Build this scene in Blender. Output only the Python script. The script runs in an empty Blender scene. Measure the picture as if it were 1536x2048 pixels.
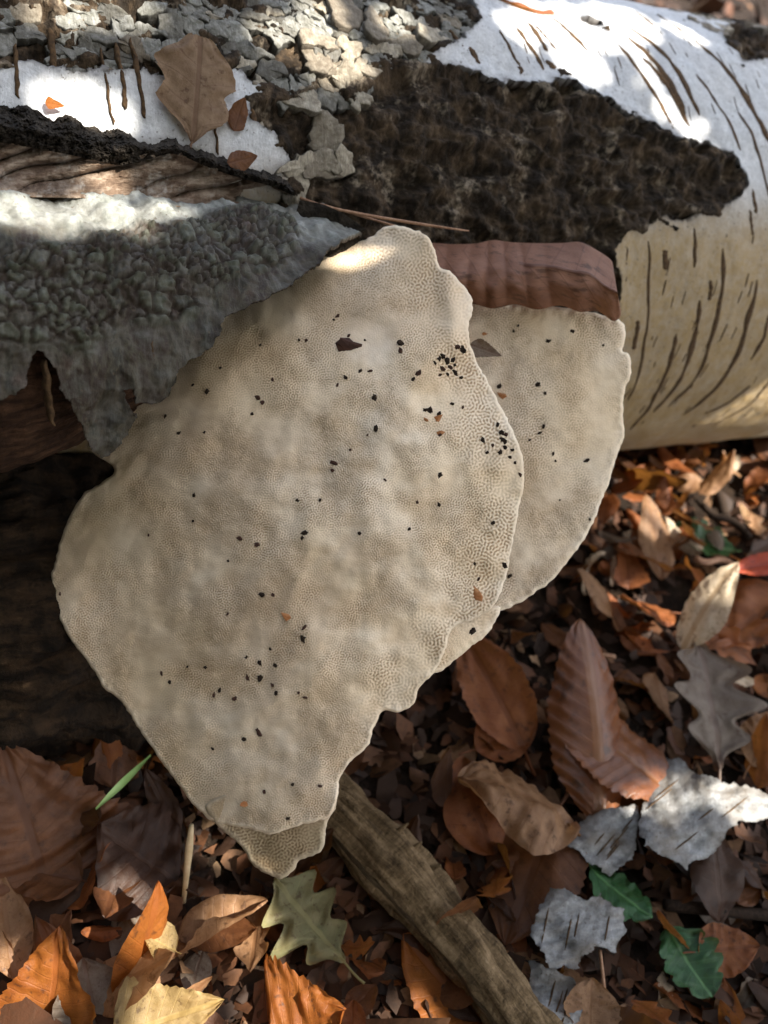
import bpy, math, random
import numpy as np
from math import radians, sin, cos, pi, sqrt, atan2, acos
from mathutils import Matrix, Vector

# ------------------------------------------------------------------ camera
W_PX, H_PX, F_PX = 1536.0, 2048.0, 1707.0          # photograph size, focal length in its pixels
CAM_H, PITCH, ROLL = 0.40, radians(43), radians(17)
scene = bpy.context.scene
COL = scene.collection
FW = np.array([0, cos(PITCH), -sin(PITCH)])
_R0 = np.array([1.0, 0, 0]); _U0 = np.cross(_R0, FW)
RT = _R0 * cos(ROLL) + _U0 * sin(ROLL)
UP = -_R0 * sin(ROLL) + _U0 * cos(ROLL)
CAM = np.array([0, 0, CAM_H])
cd = bpy.data.cameras.new('camera'); cam = bpy.data.objects.new('camera', cd); COL.objects.link(cam)
cam.matrix_world = Matrix(((RT[0], UP[0], -FW[0], CAM[0]), (RT[1], UP[1], -FW[1], CAM[1]),
                           (RT[2], UP[2], -FW[2], CAM[2]), (0, 0, 0, 1)))
cd.sensor_fit = 'VERTICAL'; cd.sensor_height = 36.0; cd.lens = 36.0 * F_PX / H_PX
cd.clip_start = 0.01; cd.clip_end = 500
cd.dof.use_dof = True; cd.dof.focus_distance = 0.325; cd.dof.aperture_fstop = 9.5
scene.camera = cam
scene.render.resolution_x = 768; scene.render.resolution_y = 1024

# ------------------------------------------------------------------ light
SUN = np.array([0.54, -0.10, 0.83]); SUN /= np.linalg.norm(SUN)
SKY_STRENGTH, SUN_STRENGTH, EXPOSURE = 0.13, 5.0, 1.72
w = bpy.data.worlds.new('World'); scene.world = w; w.use_nodes = True
nt = w.node_tree; bg = nt.nodes['Background']
sky = nt.nodes.new('ShaderNodeTexSky'); sky.sky_type = 'NISHITA'; sky.sun_disc = False
sky.sun_elevation = math.asin(SUN[2]); sky.sun_rotation = atan2(SUN[0], SUN[1])
sky.dust_density = 4.0; sky.air_density = 1.0; sky.ozone_density = 0.5
hs = nt.nodes.new('ShaderNodeHueSaturation'); hs.inputs['Saturation'].default_value = 0.68
nt.links.new(sky.outputs[0], hs.inputs['Color']); nt.links.new(hs.outputs[0], bg.inputs[0]); bg.inputs[1].default_value = SKY_STRENGTH
sl = bpy.data.lights.new('sun', 'SUN'); sl.energy = SUN_STRENGTH; sl.angle = radians(0.5); sl.color = (1, 0.93, 0.82)
so = bpy.data.objects.new('sun', sl); COL.objects.link(so)
so.rotation_euler = Vector(-SUN).to_track_quat('-Z', 'Y').to_euler(); so.location = SUN * 3
scene.view_settings.view_transform = 'Standard'; scene.view_settings.look = 'None'
scene.view_settings.exposure = EXPOSURE; scene.view_settings.gamma = 1

# ------------------------------------------------------------------ maths helpers
rng = np.random.default_rng(7); random.seed(7)
def ray(x, y):
    x = np.asarray(x, float); y = np.asarray(y, float)
    return ((x - W_PX / 2) / F_PX)[..., None] * RT - ((y - H_PX / 2) / F_PX)[..., None] * UP + FW
def P(x, y, d):
    return CAM + ray(x, y) * np.asarray(d, float)[..., None]
def G(x, y, z=0.0):
    d = ray(x, y); return CAM + d * ((z - CAM[2]) / d[..., 2])[..., None]
def proj(p):
    q = np.asarray(p) - CAM; d = q @ FW
    return W_PX / 2 + F_PX * (q @ RT) / d, H_PX / 2 - F_PX * (q @ UP) / d, d
_perm = rng.permutation(256); _perm = np.concatenate([_perm, _perm, _perm])
_grad = rng.normal(size=(256, 3)); _grad /= np.linalg.norm(_grad, axis=1)[:, None]
def perlin(p):
    p = np.asarray(p, float); sh = p.shape[:-1]; p = p.reshape(-1, 3)
    i = np.floor(p).astype(np.int64); f = p - i; i &= 255
    u = f * f * f * (f * (f * 6 - 15) + 10); out = np.zeros(len(p))
    for dx in (0, 1):
        for dy in (0, 1):
            for dz in (0, 1):
                h = _perm[_perm[_perm[i[:, 0] + dx] + i[:, 1] + dy] + i[:, 2] + dz]
                g = _grad[h]
                v = g[:, 0] * (f[:, 0] - dx) + g[:, 1] * (f[:, 1] - dy) + g[:, 2] * (f[:, 2] - dz)
                wgt = (u[:, 0] if dx else 1 - u[:, 0]) * (u[:, 1] if dy else 1 - u[:, 1]) * (u[:, 2] if dz else 1 - u[:, 2])
                out += v * wgt
    return (out * 1.5).reshape(sh)
def fbm(p, octv=4, gain=0.5):
    p = np.asarray(p, float); a = 1.0; o = 0; t = 0
    for k in range(octv):
        o = o + a * perlin(p * 2 ** k + 17.3 * k); t += a; a *= gain
    return o / t
def st3(u, v, fu, fv, off=0.0):
    u, v = np.broadcast_arrays(np.asarray(u, float), np.asarray(v, float))
    return np.stack([u * fu, v * fv, np.full(u.shape, off)], -1)
def worley(u, v, seed, jit=0.9):
    """distance to the nearest and second nearest site of a jittered unit grid, and a random number of the cell"""
    iu, iv = np.floor(u).astype(np.int64), np.floor(v).astype(np.int64); f1 = np.full(u.shape, 9.0); f2 = f1.copy(); cid = np.zeros(u.shape)
    for a in (-1, 0, 1):
        for b in (-1, 0, 1):
            h = _perm[(_perm[(iu + a + seed) & 255] + iv + b) & 255]; h2 = _perm[(h + 91) & 255]; h3 = _perm[(h + 37) & 255]
            d = np.hypot(iu + a + 0.5 + jit * (h / 255 - 0.5) - u, iv + b + 0.5 + jit * (h2 / 255 - 0.5) - v)
            near = d < f1; f2 = np.where(near, f1, np.minimum(f2, d)); cid = np.where(near, h3 / 255, cid); f1 = np.where(near, d, f1)
    return f1, f2, cid
def smooth(a, b, x):
    t = np.clip((x - a) / (b - a), 0, 1); return t * t * (3 - 2 * t)
def poly_sd(px, py, poly):
    """signed distance, positive inside"""
    poly = np.asarray(poly, float); x = np.asarray(px, float).ravel(); y = np.asarray(py, float).ravel()
    best = np.full(x.shape, 1e18); ins = np.zeros(x.shape, bool)
    n = len(poly)
    for i in range(n):
        ax, ay = poly[i]; bx, by = poly[(i + 1) % n]
        ex, ey = bx - ax, by - ay; L2 = ex * ex + ey * ey + 1e-18
        t = np.clip(((x - ax) * ex + (y - ay) * ey) / L2, 0, 1)
        d = (x - ax - t * ex) ** 2 + (y - ay - t * ey) ** 2
        best = np.minimum(best, d)
        c = (ay > y) != (by > y)
        if abs(ey) > 1e-15:
            ins ^= c & (x < (bx - ax) * (y - ay) / ey + ax)
    return (np.sqrt(best) * np.where(ins, 1, -1)).reshape(np.shape(px))
def catmull(pts, n, closed=True):
    pts = np.asarray(pts, float); m = len(pts); out = []
    for i in range(m if closed else m - 1):
        if closed: a, b, c, d = pts[i - 1], pts[i], pts[(i + 1) % m], pts[(i + 2) % m]
        else: a, b, c, d = pts[max(i - 1, 0)], pts[i], pts[i + 1], pts[min(i + 2, m - 1)]
        for k in range(n):
            t = k / n
            out.append(0.5 * (2 * b + (c - a) * t + (2 * a - 5 * b + 4 * c - d) * t * t + (3 * b - a - 3 * c + d) * t ** 3))
    if not closed: out.append(pts[-1])
    return np.array(out)
class RBF:
    def __init__(s, pts, sc=400.0):
        pts = np.asarray(pts, float); s.sc = sc; s.x = pts[:, :2] / sc; n = len(pts)
        A = np.zeros((n + 3, n + 3)); A[:n, :n] = s.phi(s.x[:, None], s.x[None]) + np.eye(n) * 0.02
        A[:n, n] = 1; A[:n, n + 1:] = s.x; A[n:, :n] = A[:n, n:].T
        s.w = np.linalg.solve(A, np.concatenate([pts[:, 2], np.zeros(3)]))
    def phi(s, a, b):
        r2 = ((a - b) ** 2).sum(-1); return 0.5 * r2 * np.log(r2 + 1e-9)
    def __call__(s, x, y):
        sh = np.shape(x); q = np.stack([np.ravel(x), np.ravel(y)], -1) / s.sc; o = np.full(len(q), s.w[-3]) + q @ s.w[-2:]
        for k in range(len(s.x)): o += s.w[k] * s.phi(q, s.x[k])
        return o.reshape(sh)

# ------------------------------------------------------------------ object helpers
def mesh_np(name, V, Fq, mat=None, attrs=None, smooth_shade=True):
    V = np.ascontiguousarray(V, np.float32); Fq = np.ascontiguousarray(Fq, np.int32)
    me = bpy.data.meshes.new(name); k = Fq.shape[1]
    me.vertices.add(len(V)); me.vertices.foreach_set('co', V.ravel())
    me.loops.add(Fq.size); me.loops.foreach_set('vertex_index', Fq.ravel())
    me.polygons.add(len(Fq)); me.polygons.foreach_set('loop_start', np.arange(0, Fq.size, k, dtype=np.int32))
    me.update(calc_edges=True)
    if smooth_shade: me.polygons.foreach_set('use_smooth', np.ones(len(Fq), bool))
    for an, av in (attrs or {}).items():
        av = np.asarray(av, np.float32)
        if av.ndim == 1:
            a = me.attributes.new(an, 'FLOAT', 'POINT'); a.data.foreach_set('value', np.ascontiguousarray(av))
        else:
            a = me.attributes.new(an, 'FLOAT_VECTOR', 'POINT'); a.data.foreach_set('vector', np.ascontiguousarray(av).ravel())
    if mat: me.materials.append(mat)
    return me
def add(name, me, parent=None, loc=None):
    o = bpy.data.objects.new(name, me); COL.objects.link(o)
    if loc is not None: o.location = Vector([float(q) for q in loc])
    if parent is not None:
        o.parent = parent; o.matrix_parent_inverse = Matrix.Translation(-parent.location) if parent.parent is None and parent.type == 'EMPTY' else Matrix.Identity(4)
    return o
def tag(o, label, cat, group=None, kind=None):
    o['label'] = label; o['category'] = cat
    if group: o['group'] = group
    if kind: o['kind'] = kind
    return o
def thing(name, loc, label, cat, group=None):
    o = bpy.data.objects.new(name, None); COL.objects.link(o); o.empty_display_size = 0.02
    o.location = Vector([float(q) for q in loc]); return tag(o, label, cat, group)
def grid_faces(ny, nx):
    i = np.arange(ny * nx).reshape(ny, nx)
    return np.stack([i[:-1, :-1], i[:-1, 1:], i[1:, 1:], i[1:, :-1]], -1).reshape(-1, 4)
def sheet(U, V, sd, pos, skirt=None, flip=False):
    """grid cut along sd = 0 with the border vertices slid onto the cut; pos(u,v,sd) gives points.
    skirt(u,v,sd): points the border is drawn down to (the thickness of the sheet)."""
    gu, gv = np.gradient(sd, axis=1), np.gradient(sd, axis=0)
    du, dv = np.gradient(U, axis=1), np.gradient(V, axis=0)
    gx, gy = gu / du, gv / dv; g2 = gx * gx + gy * gy + 1e-12
    ins = sd > 0
    keep = ins[:-1, :-1] | ins[1:, :-1] | ins[:-1, 1:] | ins[1:, 1:]
    fq = grid_faces(*U.shape).reshape(U.shape[0] - 1, U.shape[1] - 1, 4)[keep]
    mv = np.where(ins, 0, sd)
    sx = np.clip(-mv * gx / g2, -1.4 * abs(du), 1.4 * abs(du)); sy = np.clip(-mv * gy / g2, -1.4 * abs(dv), 1.4 * abs(dv))
    used = np.unique(fq); remap = np.full(U.size, -1); remap[used] = np.arange(len(used))
    u = (U + sx).ravel()[used]; v = (V + sy).ravel()[used]; d = np.maximum(sd, 0).ravel()[used]
    fq = remap[fq]; X = pos(u, v, d)
    if flip: fq = fq[:, ::-1]
    if skirt is not None:
        e = np.concatenate([fq[:, [0, 1]], fq[:, [1, 2]], fq[:, [2, 3]], fq[:, [3, 0]]])
        key = np.sort(e, 1); _, idx, cnt = np.unique(key[:, 0] * (len(X) + 1) + key[:, 1], return_index=True, return_counts=True)
        be = e[idx[cnt == 1]]; bv = np.unique(be); rm = np.full(len(X), -1); rm[bv] = len(X) + np.arange(len(bv))
        Y = skirt(u[bv], v[bv], d[bv])
        fq = np.concatenate([fq, np.stack([be[:, 1], be[:, 0], rm[be[:, 0]], rm[be[:, 1]]], -1)])
        X = np.concatenate([X, Y]); u = np.concatenate([u, u[bv]]); v = np.concatenate([v, v[bv]]); d = np.concatenate([d, -np.ones(len(bv)) * 1e-3])
    return X, fq, u, v, d
def tube(pts, rad, n=10, noise=0.0, seed=0.0, cap=True):
    pts = np.asarray(pts, float); m = len(pts); rad = np.broadcast_to(rad, (m,))
    T = np.gradient(pts, axis=0); T /= np.linalg.norm(T, axis=1)[:, None]
    ref = np.array([0.13, 0.21, 0.97]); A = np.cross(T, ref); A /= np.linalg.norm(A, axis=1)[:, None]; B = np.cross(T, A)
    ph = np.linspace(0, 2 * pi, n, endpoint=False)
    dirs = A[:, None] * np.cos(ph)[None, :, None] + B[:, None] * np.sin(ph)[None, :, None]
    r = rad[:, None] * np.ones(n)
    if noise:
        s = np.linspace(0, 1, m)[:, None] * np.ones(n)
        r = r * (1 + noise * perlin(np.stack([s * 5 + seed, np.cos(ph) * 2.2 + 0 * s, np.sin(ph) * 2.2 + 0 * s], -1)))
    X = (pts[:, None] + dirs * r[..., None]).reshape(-1, 3)
    i = np.arange(m * n).reshape(m, n); j = np.roll(i, -1, 1)
    f = np.stack([i[:-1], i[1:], j[1:], j[:-1]], -1).reshape(-1, 4)
    if cap:
        c0, c1 = len(X), len(X) + 1; X = np.concatenate([X, pts[:1], pts[-1:]])
        k = np.arange(n); k2 = (k + 1) % n
        f = np.concatenate([f, np.stack([np.full(n, c0), i[0][k], j[0][k], np.full(n, c0)], -1)[:, [0, 1, 2, 2]] * 0 + np.stack([np.full(n, c0), i[0], j[0], j[0]], -1),
                            np.stack([np.full(n, c1), j[-1], i[-1], i[-1]], -1)])
    return X, f
def mesh_mixed(name, V, faces, mat=None, attrs=None, sm=True):
    me = bpy.data.meshes.new(name); me.from_pydata([tuple(map(float, v)) for v in V], [], [tuple(dict.fromkeys(map(int, f))) for f in faces])
    me.update()
    if sm: me.polygons.foreach_set('use_smooth', [True] * len(me.polygons))
    for an, av in (attrs or {}).items():
        av = np.asarray(av, np.float32); a = me.attributes.new(an, 'FLOAT_VECTOR' if av.ndim > 1 else 'FLOAT', 'POINT')
        a.data.foreach_set('vector' if av.ndim > 1 else 'value', np.ascontiguousarray(av).ravel())
    if mat: me.materials.append(mat)
    return me

# ------------------------------------------------------------------ materials
class M:
    def __init__(s, name, rough=0.8, spec=0.3):
        s.m = bpy.data.materials.new(name); s.m.use_nodes = True; s.t = s.m.node_tree; s.b = s.t.nodes['Principled BSDF']
        s.b.inputs['Roughness'].default_value = rough; s.b.inputs['Specular IOR Level'].default_value = spec
        s.out = s.t.nodes['Material Output']
    def n(s, ty, **kw):
        nd = s.t.nodes.new(ty)
        for k, v in kw.items():
            if k.startswith('_'): setattr(nd, k[1:], v)
            else: s.set(nd, k.replace('__', ' '), v)
        return nd
    def set(s, nd, k, v):
        i = nd.inputs[int(k[1:])] if k[0] == 'i' and k[1:].isdigit() else nd.inputs[k]
        if hasattr(v, 'is_linked') or isinstance(v, bpy.types.NodeSocket): s.t.links.new(v, i)
        else: i.default_value = v
    def attr(s, name, vec=True):
        a = s.n('ShaderNodeAttribute', _attribute_name=name); return a.outputs['Vector'] if vec else a.outputs['Fac']
    def obj(s): return s.n('ShaderNodeTexCoord').outputs['Object']
    def scale(s, v, sc): return s.n('ShaderNodeMapping', Vector=v, Scale=sc).outputs[0]
    def noise(s, v, sc, detail=4, rough=0.55, dist=0.0):
        return s.n('ShaderNodeTexNoise', Vector=v, Scale=sc, Detail=detail, Roughness=rough, Distortion=dist).outputs[0]
    def ramp(s, f, stops):
        r = s.n('ShaderNodeValToRGB', Fac=f); cr = r.color_ramp
        while len(cr.elements) < len(stops): cr.elements.new(0.5)
        for e, (p, c) in zip(cr.elements, stops):
            e.position = p; e.color = (c, c, c, 1) if isinstance(c, (int, float)) else (*c, 1)
        return r.outputs[0]
    def mix(s, f, a, b, mode='MIX'):
        nd = s.t.nodes.new('ShaderNodeMix'); nd.data_type = 'RGBA'; nd.blend_type = mode
        for k, v in ((0, f), (6, a), (7, b)):
            if isinstance(v, bpy.types.NodeSocket): s.t.links.new(v, nd.inputs[k])
            else: nd.inputs[k].default_value = v if k == 0 else (*v, 1)
        return nd.outputs[2]
    def math(s, op, a, b=0.0, c=0.0):
        nd = s.t.nodes.new('ShaderNodeMath'); nd.operation = op
        for k, v in enumerate((a, b, c)):
            if isinstance(v, bpy.types.NodeSocket): s.t.links.new(v, nd.inputs[k])
            else: nd.inputs[k].default_value = v
        return nd.outputs[0]
    def bump(s, h, strength, dist, normal=None):
        b = s.n('ShaderNodeBump', Height=h, Strength=strength, Distance=dist)
        if normal is not None: s.t.links.new(normal, b.inputs['Normal'])
        return b.outputs[0]
    def done(s, color, normal=None):
        s.set(s.b, 'Base Color', color)
        if normal is not None: s.t.links.new(normal, s.b.inputs['Normal'])
        return s.m

def mat_white_bark(name, light, mid, stain_shade, amount=0.5, low_attr=True, speck=0.8, mottled=False):
    m = M(name, 0.6, 0.35); st = m.attr('st')
    fine = m.noise(m.scale(st, (1100, 240, 1)), 1.0, 4, 0.6)       # fibres round the trunk
    big = m.noise(st, 38, 5, 0.6); mid_n = m.noise(st, 150, 6, 0.7); gr = m.noise(st, 620, 4, 0.7)
    c = m.mix(m.ramp(mid_n, [(0.36, 0.0), (0.64, 1.0)]), light, mid)
    c = m.mix(m.ramp(gr, [(0.42, 0.0), (0.75, 0.45)]), c, tuple(q * 0.6 for q in mid))
    f = m.math('MULTIPLY', m.ramp(big, [(0.45, 0.0), (0.75, 1.0)]), amount)
    if low_attr: f = m.math('MINIMUM', m.math('ADD', f, m.math('MULTIPLY', m.attr('low', False), m.ramp(mid_n, [(0.3, 0.78), (0.65, 1.0)]))), 1.0)  # low: painted shade and bounce on the log, own staining on the flap
    if mottled:      # lichen green, brown and reddish blotches, streaked round the trunk
        vs = m.scale(st, (85, 45, 1)); stain_shade = m.ramp(m.noise(vs, 1.0, 6, 0.7, 0.5), [(0.32, (0.005, 0.0035, 0.0025)), (0.43, (0.024, 0.021, 0.012)), (0.50, (0.062, 0.053, 0.034)), (0.57, (0.026, 0.015, 0.009)), (0.68, (0.048, 0.044, 0.032))])
        stain_shade = m.mix(m.ramp(m.attr('tint', False), [(0.0, 0.75), (0.5, 0.0), (1.0, 0.0)]), stain_shade, (0.026, 0.014, 0.009))
        stain_shade = m.mix(m.ramp(m.attr('tint', False), [(0.5, 0.0), (0.52, 0.25), (1.0, 0.85)]), stain_shade, (0.060, 0.068, 0.040))
        stain_shade = m.mix(m.ramp(m.noise(st, 48, 4, 0.6), [(0.58, 0.0), (0.70, 0.6)]), stain_shade, (0.065, 0.026, 0.017))
    c = m.mix(f, c, stain_shade)
    sp = m.ramp(m.noise(st, 520, 3, 0.6), [(0.60, 0.0), (0.66, 1.0)]); sp2 = m.ramp(m.noise(st, 70, 3), [(0.42, 0.0), (0.58, 1.0)])
    c = m.mix(m.math('MULTIPLY', m.math('MULTIPLY', sp, sp2), speck), c, (0.075, 0.055, 0.035))
    c = m.mix(m.ramp(fine, [(0.5, 0.0), (0.8, 0.45)]), c, tuple(q * 0.65 for q in mid))
    c = m.mix(m.attr('raw', False), c, (0.032, 0.02, 0.012))        # torn edge shows the brown inner layer
    nrm = m.bump(mid_n, 0.6, 0.0016); nrm = m.bump(fine, 0.4, 0.0005, nrm); nrm = m.bump(gr, 0.4, 0.0005, nrm)
    return m.done(c, nrm)
def mat_wood(name, cols, sc=(60, 420), rough=0.9, bump=0.6, flecks=None):
    m = M(name, rough, 0.2); st = m.attr('st')
    v = m.scale(st, (sc[0], sc[1], 1)); a = m.noise(v, 1.0, 6, 0.65, 0.6)
    b = m.noise(st, 90, 5, 0.65); d = m.noise(st, 420, 3, 0.6)
    mixf = m.math('ADD', m.math('MULTIPLY', a, 0.45), m.math('ADD', m.math('MULTIPLY', b, 0.4), m.math('MULTIPLY', d, 0.15)))
    c = m.ramp(mixf, [(0.34, cols[0]), (0.47, cols[1]), (0.60, cols[2]), (0.72, cols[3])])
    if flecks:
        fl = m.math('MULTIPLY', m.ramp(m.noise(st, 55, 4, 0.7), [(0.55, 0.0), (0.63, 1.0)]), m.ramp(d, [(0.35, 0.0), (0.6, 1.0)]))
        c = m.mix(m.math('MULTIPLY', fl, 0.7), c, flecks)
    n1 = m.bump(mixf, bump, 0.004); n1 = m.bump(d, 0.5, 0.0012, n1)
    return m.done(c, n1)
def mat_plate(name, ca, cb, cc, sc=260, rough=0.75):
    m = M(name, rough, 0.3); ob = m.obj()
    rnd = m.n('ShaderNodeObjectInfo').outputs['Random']
    off = m.n('ShaderNodeCombineXYZ', X=m.math('MULTIPLY', rnd, 3.7), Y=m.math('MULTIPLY', rnd, 1.9), Z=rnd).outputs[0]
    v = m.n('ShaderNodeVectorMath', _operation='ADD', i0=ob, i1=off).outputs[0]
    a = m.noise(v, sc, 5, 0.65); b = m.noise(m.scale(v, (1500, 220, 220)), 1.0, 4, 0.6)
    c = m.mix(m.ramp(a, [(0.35, 0.0), (0.65, 1.0)]), ca, cb)
    c = m.mix(m.ramp(b, [(0.45, 0.0), (0.7, 0.6)]), c, tuple(q * 0.5 for q in cb))
    c = m.mix(m.ramp(m.math('ADD', m.math('MULTIPLY', rnd, 0.7), m.math('MULTIPLY', a, 0.3)), [(0.3, 0.0), (0.95, 0.8)]), c, cc)
    c = m.mix(m.attr('side', False), c, tuple(q * 0.3 for q in cc))
    nn = m.bump(a, 0.7, 0.0016); nn = m.bump(b, 0.3, 0.0005, nn)
    return m.done(c, nn)
def mat_leaf(name, ca, cb, vein, trans=0.35, nv=9, spots=(0.05, 0.025, 0.015), rough=0.5, spec=0.35, under=None):
    m = M(name, rough, spec); lv = m.attr('lv'); ob = m.obj()
    x = m.n('ShaderNodeSeparateXYZ', Vector=lv); t, v, y = x.outputs
    rnd = m.n('ShaderNodeObjectInfo').outputs['Random']
    off = m.n('ShaderNodeCombineXYZ', X=m.math('MULTIPLY', rnd, 7.1), Y=rnd, Z=m.math('MULTIPLY', rnd, 3.3)).outputs[0]
    q = m.n('ShaderNodeVectorMath', _operation='ADD', i0=m.n('ShaderNodeCombineXYZ', X=t, Y=y, Z=0.0).outputs[0], i1=off).outputs[0]
    a = m.noise(q, 5, 5, 0.65); b = m.noise(q, 34, 5, 0.7)
    vo = m.n('ShaderNodeTexVoronoi', _feature='DISTANCE_TO_EDGE', Vector=q, Scale=42.0).outputs['Distance']; net = m.ramp(vo, [(0.0, 1.0), (0.06, 0.0)])
    c = m.mix(m.ramp(a, [(0.35, 0.0), (0.65, 1.0)]), ca, cb)
    c = m.mix(m.ramp(m.noise(q, 13, 4, 0.65), [(0.56, 0.0), (0.66, 0.8)]), c, spots)
    c = m.mix(m.ramp(b, [(0.4, 0.0), (0.8, 0.5)]), c, tuple(k * 0.55 for k in ca))
    av = m.math('ABSOLUTE', v)
    sv = m.math('FRACT', m.math('MULTIPLY', m.math('SUBTRACT', t, m.math('MULTIPLY', av, 0.16)), float(nv)))
    sv = m.math('ABSOLUTE', m.math('SUBTRACT', sv, 0.5))
    side = m.ramp(sv, [(0.0, 1.0), (0.07, 0.0)])
    mid = m.ramp(m.math('ABSOLUTE', y), [(0.0, 1.0), (0.018, 1.0), (0.03, 0.0)])
    vn = m.math('MAXIMUM', m.math('MAXIMUM', m.math('MULTIPLY', side, 0.55), m.math('MULTIPLY', net, 0.22)), mid)
    c = m.mix(m.math('MULTIPLY', vn, 0.75), c, vein)
    hgt = m.math('ADD', m.math('MULTIPLY', vn, 0.6), m.math('MULTIPLY', b, 0.6))
    nn = m.bump(hgt, 0.5, 0.0007)
    m.done(c, nn)
    tr = m.n('ShaderNodeBsdfTranslucent', Color=m.mix(0.35, c, (0.75, 0.30, 0.05)), Normal=nn)
    mx = m.n('ShaderNodeMixShader', Fac=trans, i1=m.b.outputs[0], i2=tr.outputs[0])
    m.t.links.new(mx.outputs[0], m.out.inputs[0])
    return m.m
def mat_simple(name, ca, cb, sc=200, rough=0.8, spec=0.3, bump=0.4, dist=0.001, stretch=(1, 1, 1)):
    m = M(name, rough, spec); v = m.scale(m.obj(), stretch); a = m.noise(v, sc, 5, 0.62)
    return m.done(m.mix(m.ramp(a, [(0.35, 0.0), (0.68, 1.0)]), ca, cb), m.bump(a, bump, dist))

MT = {}
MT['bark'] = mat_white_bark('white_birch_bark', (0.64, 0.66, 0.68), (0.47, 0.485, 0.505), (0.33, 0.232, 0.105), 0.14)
MT['bare'] = mat_wood('bare_inner_bark', [(0.004, 0.003, 0.002), (0.020, 0.014, 0.009), (0.085, 0.058, 0.035), (0.27, 0.20, 0.135)], (110, 75), bump=1.0, flecks=(0.28, 0.23, 0.17))
MT['plate_grey'] = mat_plate('grey_bark_plate', (0.30, 0.30, 0.28), (0.13, 0.13, 0.108), (0.045, 0.036, 0.025), 320)
MT['plate_pale'] = mat_plate('pale_flaky_bark_plate', (0.42, 0.38, 0.30), (0.20, 0.17, 0.125), (0.08, 0.06, 0.042), 320)
MT['plate_scale'] = mat_plate('knobbly_bark_scale', (0.10, 0.105, 0.078), (0.042, 0.042, 0.031), (0.038, 0.026, 0.02), 420)
MT['lenticel'] = mat_simple('dark_lenticel', (0.04, 0.024, 0.013), (0.11, 0.065, 0.03), 500, 0.9, 0.2)
MT['flap'] = mat_white_bark('weathered_bark_sheet', (0.34, 0.35, 0.33), (0.19, 0.20, 0.175), (0.042, 0.033, 0.022), 0.30, mottled=True)
MT['wood2'] = mat_wood('reddish_rotten_wood', [(0.007, 0.0035, 0.002), (0.027, 0.013, 0.007), (0.075, 0.038, 0.02), (0.14, 0.08, 0.045)], (60, 330))
MT['rotten'] = mat_wood('dark_rotten_wood', [(0.002, 0.0014, 0.001), (0.010, 0.006, 0.003), (0.04, 0.023, 0.011), (0.13, 0.08, 0.042)], (45, 200), bump=1.0)
MT['crust'] = mat_wood('black_bark_crust', [(0.006, 0.005, 0.004), (0.018, 0.014, 0.01), (0.04, 0.032, 0.024), (0.16, 0.14, 0.10)], (260, 300), bump=0.9)
MT['fold'] = mat_wood('brown_folded_bark_layer', [(0.035, 0.02, 0.013), (0.13, 0.088, 0.06), (0.30, 0.24, 0.185), (0.50, 0.46, 0.41)], (120, 330), bump=0.3, flecks=(0.40, 0.38, 0.34))

# ------------------------------------------------------------------ ground
def ground_h(x, y):
    x, y = np.broadcast_arrays(x, y)
    near = np.exp(-((x - 0.05) ** 2 + (y - 0.4) ** 2) / 1.2)
    return -0.006 + 0.006 * fbm(st3(x, y, 9, 9, 3.1), 3) * near + 0.10 * perlin(st3(x, y, 0.11, 0.11, 8)) * (1 - near) - 0.02 * (1 - near)
def axis(a, b, step, far, grow=1.25):
    mid = list(np.arange(a, b, step)); up = [mid[-1]]; dn = [mid[0]]; q = step
    while up[-1] < far: q *= grow; up.append(up[-1] + q); dn.append(dn[-1] - q)
    return np.array(dn[:0:-1] + mid + up[1:])
gx, gy = np.meshgrid(axis(-0.4, 0.7, 0.012, 60), axis(-0.1, 1.3, 0.012, 60))
m = M('forest_soil', 0.95, 0.2); o = m.obj(); a = m.noise(o, 60, 6, 0.7); b = m.noise(o, 420, 4, 0.7)
MT['soil'] = m.done(m.ramp(m.math('ADD', m.math('MULTIPLY', a, 0.5), m.math('MULTIPLY', b, 0.5)), [(0.35, (0.006, 0.004, 0.0025)), (0.52, (0.02, 0.012, 0.007)), (0.68, (0.06, 0.035, 0.02))]), m.bump(b, 0.9, 0.004))
gme = mesh_np('ground', np.stack([gx, gy, ground_h(gx, gy)], -1).reshape(-1, 3), grid_faces(*gx.shape), MT['soil'])
g = add('ground', gme); g['kind'] = 'structure'

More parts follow.
